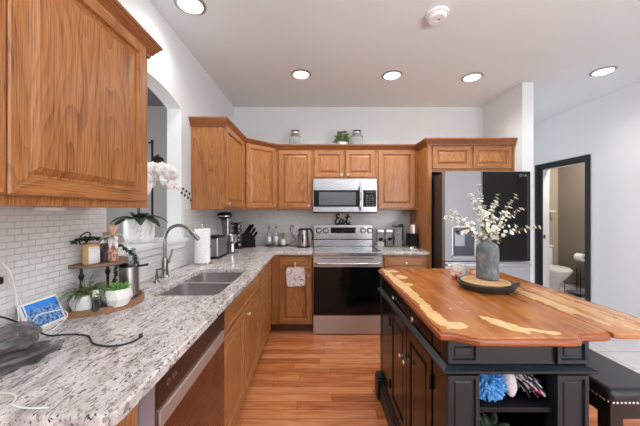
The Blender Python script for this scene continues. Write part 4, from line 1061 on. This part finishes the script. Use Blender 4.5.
# pot holder hanging on the drawer knob
m = N('potholder', .85); v = m.coord(); f = m.noise(v, 42, 3, .6, 1.2)
c = m.ramp(f, [(.36, srgb(110, 136, 108)), (.40, srgb(232, 230, 224)), (.56, srgb(234, 232, 228)), (.60, srgb(190, 80, 104))])
m.base(c); m.bump(m.noise(v, 240, 2), .4)
t = thing('pot_holder', 'quilted floral pot holder hanging from the drawer knob left of the range', 'pot holder', (-.23, 3.05, .77))
def rrect(cx, cz, w_, h, r, a=0):
    P = []
    for sx_, sz_, a0 in ((1, 1, 0), (-1, 1, PI/2), (-1, -1, PI), (1, -1, 1.5*PI)):
        for i in range(6):
            u_ = sx_*(w_/2-r)+r*math.cos(a0+PI/2*i/5); v_ = sz_*(h/2-r)+r*math.sin(a0+PI/2*i/5)
            P.append((cx+u_*math.cos(a)-v_*math.sin(a), cz+u_*math.sin(a)+v_*math.cos(a)))
    return P
M = Matrix(((1, 0, 0, 0), (0, 0, -1, 3.062), (0, 1, 0, 0), (0, 0, 0, 1)))
rp = rrect(-.224, .636, .198, .205, .035, .06)
B().prism(rp, -.004, .006, .003, M=M).build('quilted_pad', m.m, t)
B().tube([(x_, 3.061, z_) for x_, z_ in rp], .005, 8, True).build('piping', speckled('piping', (150, 156, 146), (214, 214, 208), 60, .9), t)
B().tube([(-.226, 3.058, .736), (-.236, 3.055, .775), (-.230, 3.053, .790), (-.222, 3.055, .775), (-.226, 3.058, .736)], .002, 6).build('hanging_loop', PAPER, t)

# jars and plant on top of the far cabinets
def deco_jar(x_, lb, lid):
    t = thing('glass_jar', lb, 'jar', (x_, 3.50, 2.126), group='glass jars on top of the cabinets')
    B().lathe([(0, 0), (.068, 0), (.078, .01), (.080, .14), (.070, .165), (.054, .175), (.054, .188), (.050, .188), (.050, .17), (.074, .14), (.072, .012), (0, .010)], (x_, 3.50, 2.126), 30, cap=False).build('jar', GLASS, t)
    B().lathe([(0, .188), (.060, .188), (.062, .194), (.062, .208), (.054, .213), (0, .214)], (x_, 3.50, 2.126), 28, cap=False).sphere((x_, 3.50, 2.126+.222), .012).build('lid', lid, t)
    b = B()
    for s_ in (-1, 0, 1): b.sphere((x_+s_*.030, 3.49, 2.126+.230), .022, (1, 1, .55), 10)
    b.build('lid_ornament', plain('ornament_dark', (70, 68, 66), .5) if 'ornament_dark' not in bpy.data.materials else bpy.data.materials['ornament_dark'], t)
deco_jar(-.26, 'clear glass jar on the cabinet top, left of the plant and standing apart', NICKEL)
deco_jar(.51, 'clear glass jar on the cabinet top, touching the green plant', NICKEL)
B().lathe([(0, .0105), (.055, .0105), (.058, .05), (0, .05)], (-.26, 3.50, 2.126), 24, cap=False).build('contents', plain('jar_contents', (216, 206, 170), .8), [o for o in bpy.data.objects if o.name.startswith('glass_jar')][0])
t = thing('potted_plant', 'small bushy green plant in a white pot on top of the cabinets', 'plant', (.325, 3.48, 2.126))
B().lathe([(0, 0), (.06, 0), (.07, .075), (.066, .077), (.06, .06), (0, .06)], (.325, 3.48, 2.126), 30, cap=False).build('pot', CERAMIC, t)
b = B(); rnd = random.Random(9)
for i in range(150):
    a = rnd.uniform(0, 2*PI); z = rnd.uniform(0, 1); r = .085*math.sqrt(1-z*z*.8)*rnd.uniform(.5, 1)
    b.leaf((.325+r*math.cos(a), 3.48+r*math.sin(a), 2.126+.080+z*.115), (math.cos(a), math.sin(a), rnd.uniform(0, 1.2)), .046, .032, .3, seg=3)
for i in range(12):
    a = 2*PI*i/12; b.tube([(.325, 3.48, 2.185), (.325+.05*math.cos(a), 3.48+.05*math.sin(a), 2.25)], .002, 5)
b.build('foliage', speckled('bush_green', (70, 104, 54), (142, 168, 104), 40, .5), t, solid=.0006)

# ================================================================== WINDOW SILL: ORCHID
m = N('marbled_ceramic', .25); v = m.coord(); f = m.noise(v, 7, 3, .5, .8)
m.base(m.ramp(m.math('ABSOLUTE', m.math('SUBTRACT', f, .5)), [(0, srgb(196, 198, 200)), (.010, srgb(216, 216, 216)), (.030, srgb(236, 236, 234))])); MARB = m.m
ox, oy, oz = -1.212, 1.92, 1.14
t = thing('orchid', 'white orchid in a marbled pot on the pass-through sill', 'orchid', (ox, oy, oz))
B().lathe([(0, 0), (.070, 0), (.083, .012), (.092, .045), (.094, .160), (.091, .163), (.086, .163), (.084, .150), (0, .148)], (ox, oy, oz), 44, cap=False).build('pot', MARB, t)
B().lathe([(0, .155), (.084, .152), (.084, .148), (0, .148)], (ox, oy, oz), 30, cap=False).build('moss', LEAFD, t)
b = B()
for a, L, z, wd in ((10, .19, .35, .06), (-55, .17, .25, .065), (190, .18, .30, .06), (120, .16, .4, .06), (-110, .17, .12, .065), (60, .15, .7, .05), (-20, .18, .15, .06), (-140, .15, .5, .055), (-30, .13, 2.2, .06), (70, .13, 1.9, .06), (200, .14, 2.4, .06), (-90, .12, 1.6, .06)):
    a = math.radians(a); b.leaf((ox+.02*math.cos(a), oy+.02*math.sin(a), oz+.150), (math.cos(a), math.sin(a), z+.25), L*1.1, wd*1.1, .55, seg=8, fold=.12)
b.build('leaves', LEAFD, t, solid=.002)
def spray(p0, p1, p2, p3): return bez(p0, p1, p2, p3, 20)
s1 = spray((ox, oy, oz+.11), (ox-.04, oy-.03, oz+.50), (ox+.10, oy-.04, oz+.62), (ox+.31, oy-.02, oz+.36))
s2 = spray((ox, oy, oz+.11), (ox+.02, oy-.05, oz+.40), (ox+.06, oy-.10, oz+.58), (ox+.10, oy-.12, oz+.24))
s3 = spray((ox, oy, oz+.11), (ox-.02, oy+.03, oz+.46), (ox+.08, oy+.02, oz+.54), (ox+.27, oy-.04, oz+.36))
for s_ in (s1, s2, s3): B().tube(s_, [.0035-.002*i/20 for i in range(21)], 7).build('flower_stem', STEMG, t)
def orchid_mesh():
    b = B()
    for a, L, wd in ((90, .040, .034), (210, .038, .030), (330, .038, .030), (18, .043, .052), (162, .043, .052)):
        a = math.radians(a); b.leaf((0, 0, 0), (math.cos(a), math.sin(a), .22), L, wd, .12, up=(0, 0, 1), seg=5, fold=.06)
    f = b.build('flower', PETAL, world=False, solid=.0008)
    l = B().sphere((0, -.006, .008), .007, (1, .9, 1.2), 10).leaf((0, -.004, .006), (0, -1, .6), .018, .014, .1, seg=3).build('lip', PINKP, f, world=False)
    return f, l
f0, l0 = orchid_mesh(); first = True; rnd = random.Random(4)
spots = []
for s_, ks in ((s1, (9, 10, 11, 12, 13, 14, 15, 16, 17)), (s2, (10, 12, 13, 15, 16, 17)), (s3, (9, 10, 12, 13, 14, 15, 17, 18, 19))):
    for k in ks: spots.append(s_[k]+Vector((rnd.uniform(.0, .03), rnd.uniform(-.025, .012), rnd.uniform(-.02, .02))))
for p in spots:
    if first: o, c = f0, l0; first = False
    else: o = f0.copy(); COL.objects.link(o); c = l0.copy(); COL.objects.link(c); c.parent = o
    o.parent = t; o.location = p-Vector(t.location)
    nrm = Vector((.8+rnd.uniform(-.3, .3), -.8+rnd.uniform(-.3, .3), rnd.uniform(-.15, .3))).normalized()
    o.rotation_mode = 'QUATERNION'; o.rotation_quaternion = nrm.to_track_quat('Z', 'Y')
    s_ = rnd.uniform(1.1, 1.45); o.scale = (s_, s_, s_)
b = B()
for k in range(7):
    p = s1[-1]+Vector((.009*k-.01, .004*k, -.008*k+(.014 if k % 2 else -.022))); b.sphere(p, .0075, (1, 1, 1.35), 10)
    b.tube([s1[-1]+Vector((.007*k-.01, .003*k, -.004*k)), p], .0012, 5)
b.build('bud', plain('orchid_bud', (70, 74, 44), .5), t)

# next room: dark pole lamp
t = thing('floor_lamp', 'dark metal lamp pole with a round bronze shade beyond the arch', 'lamp', (-1.93, 3.3, 0))
B().lathe([(0, 0), (.13, 0), (.13, .02), (.012, .03), (.012, 2.16), (.016, 2.17), (.016, 2.19), (0, 2.19)], (-1.93, 3.3, 0), 24, cap=False).box(-1.97, -1.93, 3.29, 3.31, 2.15, 2.17).build('pole', BLACKM, t)
B().lathe([(0, .07), (.02, .068), (.05, .05), (.068, 0), (.064, 0), (.046, .045), (0, .062)], (-1.855, 3.3, 1.93), 28, cap=False).tube([(-1.93, 3.3, 1.98), (-1.855, 3.3, 2.02), (-1.855, 3.3, 1.995)], .007, 8).build('shade', plain('bronze', (98, 82, 68), .35, .9), t)

# ================================================================== TIERED TRAY AND ITS THINGS
tx, ty = -1.07, 1.34
def half_moon(ax, ay, n=28): return [(tx+ax*math.sin(PI*i/n), ty-ay*math.cos(PI*i/n)) for i in range(n+1)]
t = thing('tiered_tray', 'two tier half-round grey-brown wooden tray stand on the worktop', 'tray', (tx, ty, CZ))
B().prism(half_moon(.215, .185), CZ+.006, CZ+.020, .003).build('lower_tray', GREYWOOD, t)
b = B(); hm = half_moon(.219, .189); 
sweep(b, [(-.008, CZ+.0), (.002, CZ+.0), (.002, CZ+.028), (-.008, CZ+.028)], hm[::-1] if False else hm)
b.build('rim', wood('rim_wood', 'Y', (176, 132, 98), (146, 104, 76), (110, 76, 54), .5), t)
B().prism([(x_, y_) for x_, y_ in [(tx+.150*math.sin(PI*i/24), 1.34-.132*math.cos(PI*i/24)) for i in range(25)]], 1.104, 1.120, .003).build('upper_shelf', GREYWOOD, t)
for px_, py_ in ((-1.035, 1.235), (-1.0, 1.345)):
    b = B().lathe([(0, .0), (.006, 0), (.006, .03), (.012, .045), (.006, .06), (.006, .12), (.012, .135), (.006, .15), (.006, .184), (0, .184)], (px_, py_, CZ+.020), 14, cap=False)
    b.build('post', BLACKM, t)
B().tube([(-1.045+.022*math.cos(a), 1.265+.022*math.sin(a)*.7, 1.232+.026*math.sin(a)) for a in [2*PI*i/20 for i in range(20)]], .0028, 8, True).tube([(-1.045, 1.268, 1.12), (-1.045, 1.268, 1.206)], .0035, 8).build('ring_handle', BLACKM, t)
US, LS = 1.1205, CZ+.0205
x, y = -1.008, 1.255
t = thing('candle', 'candle in a white and wooden holder on the upper tray shelf', 'candle', (x, y, US))
B().lathe([(0, 0), (.031, 0), (.033, .004), (.033, .080), (.030, .080), (.030, .06), (0, .06)], (x, y, US), 36, cap=False).build('wooden_sleeve', LIGHTWOOD, t)
b = B(); n = 8
a0 = math.radians(-66)
vs = []
for i in range(n+1):
    a = a0+math.radians(80)*i/n
    vs.append(((x+.0338*math.cos(a), y+.0338*math.sin(a), US+.003), (x+.0338*math.cos(a), y+.0338*math.sin(a), US+.077)))
for p, q in zip(vs, vs[1:]): b.raw([p[0], q[0], q[1], p[1]], [(0, 1, 2, 3)])
b.build('white_label', PAPER, t, solid=.0008)
B().lathe([(.026, .078), (.0338, .080), (.0338, .087), (.030, .089), (0, .089)], (x, y, US), 30, cap=False).build('lid', LIGHTWOOD, t)
x, y = -.985, 1.312
t = thing('bean_bottle', 'small dark bottle filled with purple-black potpourri on the upper tray shelf', 'bottle', (x, y, US))
B().box(x-.022, x+.022, y-.022, y+.022, US, US+.082, .006).build('contents', speckled('dark_potpourri', (34, 28, 36), (110, 92, 104), 150, .6, bump=.8), t)
B().lathe([(.022, .080), (.022, .084), (.012, .100), (.012, .118), (.015, .120), (0, .121)], (x, y, US), 24, cap=False).build('neck', GLASS, t)
B().lathe([(0, .1205), (.011, .1205), (.013, .135), (0, .137)], (x, y, US), 16, cap=False).build('stopper', plain('cork', (176, 140, 104), .8), t)
x, y = -.950, 1.31
t = thing('potpourri_bag', 'tall bag of pink potpourri tied with a white ribbon on the upper tray shelf', 'potpourri bag', (x, y, US))
b = B(); b.lathe([(0, 0), (.016, .001), (.019, .02), (.019, .085), (.016, .105), (.008, .118)], (x, y, US), 24, cap=False)
rnd = random.Random(8)
for i in range(160):
    a = rnd.uniform(0, 2*PI); z = rnd.uniform(.006, .1); b.sphere((x+.0182*math.cos(a), y+.0182*math.sin(a), US+z), .0038, (1, 1, .7), 6)
b.build('potpourri', speckled('pink_potpourri', (150, 96, 84), (226, 186, 172), 120, .8), t)
b = B()
for i in range(9):
    a = 2*PI*i/9; b.leaf((x, y, US+.118), (.55*math.cos(a)-.05, .55*math.sin(a), 1), .060, .026, .02, seg=4, fold=.3)
b.build('gathered_top', plain('peach_film', (226, 180, 158), .35), t, solid=.0006)
b = B()
for d in ((1, -.6, .25), (-1, -.3, .3), (.9, .3, .6), (-.7, -.8, .1), (.5, -1, -.5), (.9, -.5, -.7), (-.6, -.6, -.6)):
    b.leaf((x, y-.006, US+.116), d, .058, .020, .45, seg=6, fold=.15)
b.build('ribbon_bow', plain('white_ribbon', (232, 228, 224), .6), t, solid=.0006)
# garland
b = B(); rnd = random.Random(14)
path = spline([(-1.045, 1.20, US+.10), (-1.04, 1.24, US+.11), (-1.045, 1.30, US+.11), (-1.035, 1.36, US+.10), (-.985, 1.385, US+.075), (-.955, 1.40, US+.045), (-.93, 1.42, US+.02), (-.912, 1.425, US-.03), (-.92, 1.40, US-.07), (-.93, 1.39, US-.12)], 6)
b.tube(path, .0016, 5)
for p in path:
    for q in range(6):
        b.leaf(p, (rnd.uniform(-1, 1), rnd.uniform(-1, 1), rnd.uniform(-.8, .8)), .016, .012, .2, seg=3)
tag(b.build('leaf_garland', LEAFD, solid=.0005), 'thin dark green leaf garland draped around the upper tray shelf', 'garland')
q = B(); path = spline([(-.935, 1.315, US-.005), (-.928, 1.30, US-.05), (-.935, 1.30, US-.10), (-.93, 1.295, US-.135)], 8)
q.tube(path, .0016, 5)
for p in path:
    for k in range(5): q.leaf(p, (rnd.uniform(-1, 1), rnd.uniform(-1, 1), rnd.uniform(-.8, .8)), .014, .012, .2, seg=3)
tag(q.build('leaf_garland', LEAFD, solid=.0005), 'strand of dark leaves hanging below the front edge of the upper tray shelf', 'garland')
# planters on the lower tray
x, y = -1.0, 1.215
t = thing('spider_plant', 'grassy green plant in a faceted white pot on the lower tray', 'plant', (x, y, LS))
b = bmesh.new(); bmesh.ops.create_icosphere(b, subdivisions=2, radius=1)
for v in b.verts:
    v.co.z = max(-.62, min(.60, v.co.z)); v.co += Vector((noise.noise(v.co*5), noise.noise(v.co*5+Vector((3, 1, 1))), 0))*.16
bmesh.ops.scale(b, vec=(.056, .056, .060), verts=b.verts); bmesh.ops.translate(b, vec=(x, y, LS+.035), verts=b.verts)
q = B(); q.merge(b); q.build('pot', CERAMIC, t, smooth=False)
B().lathe([(0, .066), (.036, .066), (.036, .0705), (0, .0715)], (x, y, LS), 20, cap=False).build('soil', plain('soil', (60, 46, 36), .9), t)
b = B(); rnd = random.Random(6)
for i in range(110):
    a = rnd.uniform(0, 2*PI); z = rnd.uniform(.25, 1.5)
    dx, dy = math.cos(a), math.sin(a)
    if dx < -.1: dx *= .35
    b.leaf((x+.015*dx, y+.015*dy, LS+.07), (dx, dy, z), rnd.uniform(.075, .145), .0055, rnd.uniform(.3, .95), seg=6, fold=.2)
b.build('foliage', speckled('grass_blades', (60, 82, 50), (134, 148, 100), 40, .5), t, solid=.0005)
x, y = -.935, 1.188
t = thing('small_bottle', 'small dark bottle with a white cap between the two white pots', 'bottle', (x, y, LS))
B().lathe([(0, 0), (.0115, 0), (.0122, .003), (.0122, .055), (.008, .062), (0, .062)], (x, y, LS), 20, cap=False).build('bottle', GLASSD, t)
B().lathe([(0, .062), (.0105, .062), (.0105, .088), (0, .089)], (x, y, LS), 18, cap=False).build('cap', WHITEP, t)
B().lathe([(.0124, .012), (.0127, .012), (.0127, .045), (.0124, .045)], (x, y, LS), 20, cap=False).build('label_band', BLACKP, t)
x, y = -.898, 1.268
t = thing('succulent', 'bright green succulent in an angular white pot on the lower tray', 'plant', (x, y, LS))
def octo(r, z, sq=1.0, tw=0): return [(x+r*math.cos(PI/4*i+PI/8+tw)*sq, y+r*math.sin(PI/4*i+PI/8+tw), z) for i in range(8)]
b = B(); R = [octo(.040, LS), octo(.058, LS+.035, 1, .25), octo(.050, LS+.076), octo(.045, LS+.076), octo(.043, LS+.062)]
vs = [[b.bm.verts.new(v) for v in r] for r in R]
for p, q in zip(vs, vs[1:]):
    for i in range(8): b.face((p[i], p[(i+1) % 8], q[(i+1) % 8])); b.face((p[i], q[(i+1) % 8], q[i]))
b.face(vs[0][::-1]); b.face(vs[-1])
b.build('pot', CERAMIC, t, smooth=False)
b = B(); rnd = random.Random(3)
for ring, nn in enumerate((6, 9, 12)):
    for i in range(nn):
        a = 2*PI*i/nn+ring; b.leaf((x+.008*ring*math.cos(a), y+.008*ring*math.sin(a), LS+.062), (math.cos(a), math.sin(a), 2.2-ring*.7), .048, .016, .1, seg=4, fold=.3)
for cx_, cy_ in ((.02, -.01), (-.02, .012)):
    for i in range(8):
        a = 2*PI*i/8; b.leaf((x+cx_, y+cy_, LS+.062), (math.cos(a), math.sin(a), 1.2), .032, .012, .1, seg=3, fold=.3)
b.build('rosettes', LEAFG, t, solid=.0015)
x, y = -.925, 1.385
t = thing('steel_canister', 'tall brushed steel lidded pot with a side handle on the lower tray', 'canister', (x, y, LS))
B().lathe([(0, 0), (.040, 0), (.042, .003), (.042, .150), (.040, .152), (0, .152)], (x, y, LS), 40, cap=False).build('body', steel('canister_steel', (176, 172, 170), .30, 'Z'), t)
B().lathe([(.0, .1525), (.043, .1525), (.044, .158), (.040, .164), (0, .166)], (x, y, LS), 40, cap=False).build('lid', steel('lid_steel', (96, 94, 94), .25, 'X'), t)
B().tube([(x+.04, y+.01, LS+.150), (x+.06, y+.02, LS+.153), (x+.078, y+.03, LS+.155)], [.006, .005, .006], 10).build('handle', BLACKM, t)
x, y = -1.045, 1.60
t = thing('clear_bottle', 'small clear bottle with a teal stopper behind the steel canister', 'bottle', (x, y, CZ))
B().lathe([(0, 0), (.028, 0), (.030, .006), (.030, .15), (.024, .185), (.012, .205), (.010, .215), (0, .215)], (x, y, CZ), 24, cap=False).build('bottle', glass('teal_tint_glass', (214, 230, 228), .04, .9), t)
B().sphere((x, y, CZ+.225), .014, (1, 1, .8), 14).build('stopper', plain('teal', (96, 160, 148), .4), t)

# ================================================================== NEAR LEFT WORKTOP
# tablet leaning on a small stand
A_, B2, C_, D_ = map(Vector, ((-1.010, .985, .921), (-1.010, 1.136, .921), (-1.064, 1.142, 1.018), (-1.064, .996, 1.018)))
t = thing('tablet', 'white tablet with a bright blue screen leaning by the tile wall', 'tablet', (-1.03, 1.07, CZ))
n = (B2-A_).cross(D_-A_).normalized()
uu = (B2-A_).normalized(); vv = (D_-A_).normalized(); w_, h_ = (B2-A_).length, (D_-A_).length
M = Matrix((( uu.x, vv.x, n.x, A_.x), (uu.y, vv.y, n.y, A_.y), (uu.z, vv.z, n.z, A_.z), (0, 0, 0, 1)))
B().prism([(px_+w_/2, py_+h_/2) for px_, py_ in rrect(0, 0, w_, h_, .008)], -.008, 0, .002, M=M).build('case', WHITEP, t)
m = N('screen', .15, 0, (0, 0, 0)); v = m.coord(); sp = m.n('ShaderNodeSeparateXYZ', i_0=v); z = sp.outputs[2]
mt = m.math('ADD', m.math('MULTIPLY', m.noise(m.coord(scale=(1, 1, .5)), 60, 5, .7), .05), .046)
k = m.math('MULTIPLY', m.math('SUBTRACT', mt, m.math('SUBTRACT', z, .018)), 60, clamp=True)
rock = m.ramp(m.noise(v, 110, 5, .75), [(.44, srgb(18, 46, 104)), (.56, srgb(130, 172, 220))])
c = m.mix(k, srgb(38, 128, 222), rock)
m.l(c, m.p.inputs['Emission Color']); m.p.inputs['Emission Strength'].default_value = .75
B().prism([(px_+w_/2, py_+h_/2) for px_, py_ in rrect(0, 0, w_-.018, h_-.020, .002)], .0001, .0009, M=M).build('screen', m.m, t)
B().prism([(-1.066, CZ), (-1.016, CZ), (-1.018, CZ+.006), (-1.026, CZ+.012), (-1.060, CZ+.06)], 1.03, 1.11, M=Matrix(((1, 0, 0, 0), (0, 0, 1, 0), (0, 1, 0, CZ-CZ), (0, 0, 0, 1)))).build('stand', WHITEP, t, smooth=False)
# crumpled bag
def crumple(c, sc, seed, amp, fr):
    b = bmesh.new(); bmesh.ops.create_icosphere(b, subdivisions=5, radius=1)
    for v in b.verts:
        n_ = v.co.normalized(); ph = math.atan2(n_.y, n_.x); f1 = noise.noise(n_*1.7+Vector((seed, 0, 0))); f2 = noise.noise(n_*6+Vector((seed, 2, 0)))
        k = (1-abs(math.sin(fr*ph+3*f1+2.0*n_.z)))**1.6*.55+f1*.6+f2*.06
        r = 1+amp*(k-.25); v.co = Vector((n_.x*sc[0], n_.y*sc[1], n_.z*sc[2]))*r+Vector(c)
        if v.co.z < CZ+.001: v.co.z = CZ+.001
        if v.co.x < XL+.012: v.co.x = XL+.012
    q = B(); q.merge(b); return q
mb = N('smoky_plastic', .14, 0, srgb(112, 106, 106), Transmission_Weight=.2, IOR=1.5, Alpha=.66)
mb.base(mb.ramp(mb.noise(mb.coord(scale=(1, .4, 2)), 34, 3, .5), [(.38, srgb(84, 80, 82)), (.62, srgb(134, 128, 126))]))
t = thing('plastic_bag', 'crumpled smoky grey plastic bag lying at the left edge of the photo', 'plastic bag', (-.93, .86, CZ))
crumple((-.955, .865, CZ+.046), (.075, .078, .044), 3, .20, 2.5).build('inner_bundle', mb.m, t, angle=80)
crumple((-.915, .815, CZ+.010), (.100, .120, .020), 9, .40, 2.5).build('loose_film', mb.m, t, angle=80)
pts = spline([(-.95, .71, CZ+.018), (-.88, .72, CZ+.030), (-.835, .78, CZ+.026), (-.825, .86, CZ+.020), (-.85, .94, CZ+.008)], 6)
B().tube(pts, [.007-.004*abs(i/len(pts)-.5) for i in range(len(pts))], 8).build('drawstring_hem', mb.m, t)
# cords
WC = plain('white_cord', (232, 230, 226), .45)
pts = spline([(-1.06, .945, 1.18), (-1.045, .955, 1.15), (-1.04, .962, 1.11), (-1.04, .972, 1.05), (-1.035, .975, .98), (-1.02, .95, .935), (-1.0, .915, .917)], 8)
tag(B().tube(pts, .0026, 8).build('charging_cord', WC), 'white charging cord hanging from the wall outlet over the grey bag', 'cord')
pts = spline([(-1.06, .96, 1.13), (-1.04, .975, 1.06), (-1.02, .985, .99), (-1.0, .97, .95), (-.985, .99, .985), (-.975, 1.03, .985), (-.97, 1.075, .975), (-.965, 1.085, .945), (-.975, 1.04, .916), (-.975, 1.005, .914)], 8)
tag(B().tube(pts, .0021, 8).build('charging_cord', WC), 'white charging cord curling in front of the tablet', 'cord')
pts = spline([(-1.06, .80, CZ+.14), (-1.04, .90, CZ+.11), (-1.0, .965, CZ+.05), (-.95, .99, CZ+.006), (-.90, 1.0, CZ+.004), (-.85, 1.0, CZ+.004), (-.80, .985, CZ+.004), (-.745, .935, CZ+.004), (-.69, .915, CZ+.004), (-.645, .92, CZ+.004), (-.618, .945, CZ+.004), (-.610, .975, CZ+.006)], 8)
t = thing('black_cable', 'thin black cable snaking across the granite in front of the tiered tray', 'cable', pts[0])
B().tube(pts, .0028, 8).build('wire', BLACKP, t)
B().box(-.012, .012, -.006, .006, 0, .007, .002, M=Matrix.Translation((-.618, .988, CZ+.002)) @ Matrix.Rotation(2.2, 4, 'Z')).build('plug', BLACKP, t)
pts = spline([(-.80, .672, CZ+.004), (-.755, .678, CZ+.004), (-.725, .672, CZ+.004), (-.705, .658, CZ+.004), (-.695, .640, CZ+.004), (-.670, .630, CZ+.004), (-.635, .626, CZ+.004), (-.60, .628, CZ+.004)], 8)
tag(B().tube(pts, .0020, 8).build('charging_cord', WC), 'white cord lying along the near edge of the granite worktop', 'cord')
outlet((XL+.008, .905, 1.135), 'white wall outlet on the tile at the left edge with a black plug', 'X')
tag(B().box(XL+.0172, XL+.040, .921, .941, 1.110, 1.136, .007, 3).build('power_plug', BLACKP), 'black power plug in the outlet at the left edge of the photo', 'plug')

# ================================================================== POWDER ROOM THROUGH THE DOORWAY
tx_, ty_ = 3.885, 5.03
t = thing('toilet', 'white toilet in the powder room beyond the black framed doorway', 'toilet', (tx_, 4.6, 0))
B().box(tx_-.21, tx_+.21, ty_-.20, ty_-.01, .40, .735, .025, 4).build('tank', CERAMIC, t)
B().box(tx_-.22, tx_+.22, ty_-.21, ty_-.005, .736, .765, .010, 3).build('tank_lid', CERAMIC, t)
B().tube([(tx_-.15, ty_-.205, .66), (tx_-.15, ty_-.225, .66), (tx_-.10, ty_-.228, .655)], .006, 8).build('flush_lever', CHROME, t)
def oval(a, bfront, yc, z, n=36):
    P = []
    for i in range(n):
        th = 2*PI*i/n; yy = -math.cos(th); k = bfront if yy < 0 else bfront*.75
        P.append((tx_+a*math.sin(th), yc+yy*k, z))
    return P
def loft(R, cap=True):
    b = B(); vs = [[b.bm.verts.new(v) for v in r] for r in R]; n = len(vs[0])
    for p, q in zip(vs, vs[1:]):
        for i in range(n): b.face((p[i], p[(i+1) % n], q[(i+1) % n], q[i]))
    if cap: b.face(vs[0][::-1]); b.face(vs[-1])
    bmesh.ops.recalc_face_normals(b.bm, faces=b.bm.faces[:]); return b
loft([oval(.11, .17, 4.66, 0), oval(.105, .16, 4.66, .02), oval(.10, .15, 4.66, .12), oval(.12, .18, 4.64, .22), oval(.165, .24, 4.60, .32), oval(.185, .27, 4.58, .385), oval(.185, .27, 4.58, .40)]).build('bowl', CERAMIC, t, angle=60)
loft([oval(.19, .275, 4.58, .402), oval(.195, .28, 4.58, .408), oval(.195, .28, 4.58, .418), oval(.185, .27, 4.58, .424)]).build('seat', CERAMIC, t, angle=60)
loft([oval(.188, .27, 4.585, .426), oval(.190, .273, 4.585, .436), oval(.178, .26, 4.585, .446)]).build('seat_lid', CERAMIC, t, angle=60)
B().box(tx_-.13, tx_+.13, 4.78, 4.84, .20, .40, .02).build('tank_bridge', CERAMIC, t)
o = B().box(3.60, 4.20, 4.90, 5.029, 1.34, 1.365, .003).build('wall_shelf', WHITEP); tag(o, 'white shelf on the powder room wall above the toilet', 'shelf')
t = thing('air_freshener', 'white diffuser bottle with a reed on the powder room shelf', 'bottle', (3.90, 4.96, 1.3655))
B().lathe([(0, 0), (.035, 0), (.035, .08), (.012, .14), (.012, .17), (0, .17)], (3.90, 4.96, 1.3655), 20, cap=False).build('bottle', CERAMIC, t)
b = B()
for a in (-.3, 0, .3): b.tube([(3.90, 4.96, 1.48), (3.90+a*.3, 4.96, 1.75)], .003, 6)
b.build('reed', STEM, t)
t = thing('soap_bottle', 'small amber soap bottle with a white pump on the toilet tank', 'bottle', (3.95, 4.92, .7655))
B().lathe([(0, 0), (.032, 0), (.034, .01), (.034, .11), (.012, .13), (.012, .14), (0, .14)], (3.95, 4.92, .7655), 20, cap=False).build('bottle', plain('amber_bottle', (196, 160, 90), .3), t)
B().lathe([(0, .14), (.014, .14), (.014, .16), (.005, .165), (.005, .20), (0, .20)], (3.95, 4.92, .7655), 14, cap=False).box(3.92, 3.955, 4.914, 4.926, .9605, .9705, .002).build('pump', WHITEP, t)
t = thing('toilet_paper_holder', 'metal toilet paper holder on the powder room wall', 'toilet paper holder', (4.34, 4.52, .62))
B().lathe([(0, 0), (.022, 0), (.022, .008), (0, .008)], (4.342, 4.62, .62), 16, 'X', cap=False).tube([(4.349, 4.62, .62), (4.27, 4.62, .62), (4.27, 4.60, .62), (4.27, 4.44, .62)], .006, 8).build('arm', BLACKM, t)
o = B().lathe([(.018, 0), (.060, 0), (.060, .12), (.018, .12)], (4.27, 4.455, .62-.012), 30, 'Y', cap=False).build('toilet_paper_roll', PAPER); tag(o, 'white toilet paper roll hanging on the powder room wall', 'toilet paper roll')
t = thing('magazine_rack', 'low wire basket stand on the powder room floor below the paper roll', 'basket', (4.22, 4.50, 0))
b = B()
for z in (.03, .16, .29): b.tube([(4.12, 4.36, z), (4.32, 4.36, z), (4.32, 4.64, z), (4.12, 4.64, z)], .005, 6, True)
for x_, y_ in ((4.12, 4.36), (4.32, 4.36), (4.32, 4.64), (4.12, 4.64)): b.tube([(x_, y_, 0), (x_, y_, .42)], .006, 6)
b.build('wire_frame', BLACKM, t)
B().box(4.135, 4.305, 4.375, 4.625, .035, .05).build('bottom_tray', GREYP, t)

for o in bpy.data.objects:
    if '_org' in o: del o['_org']
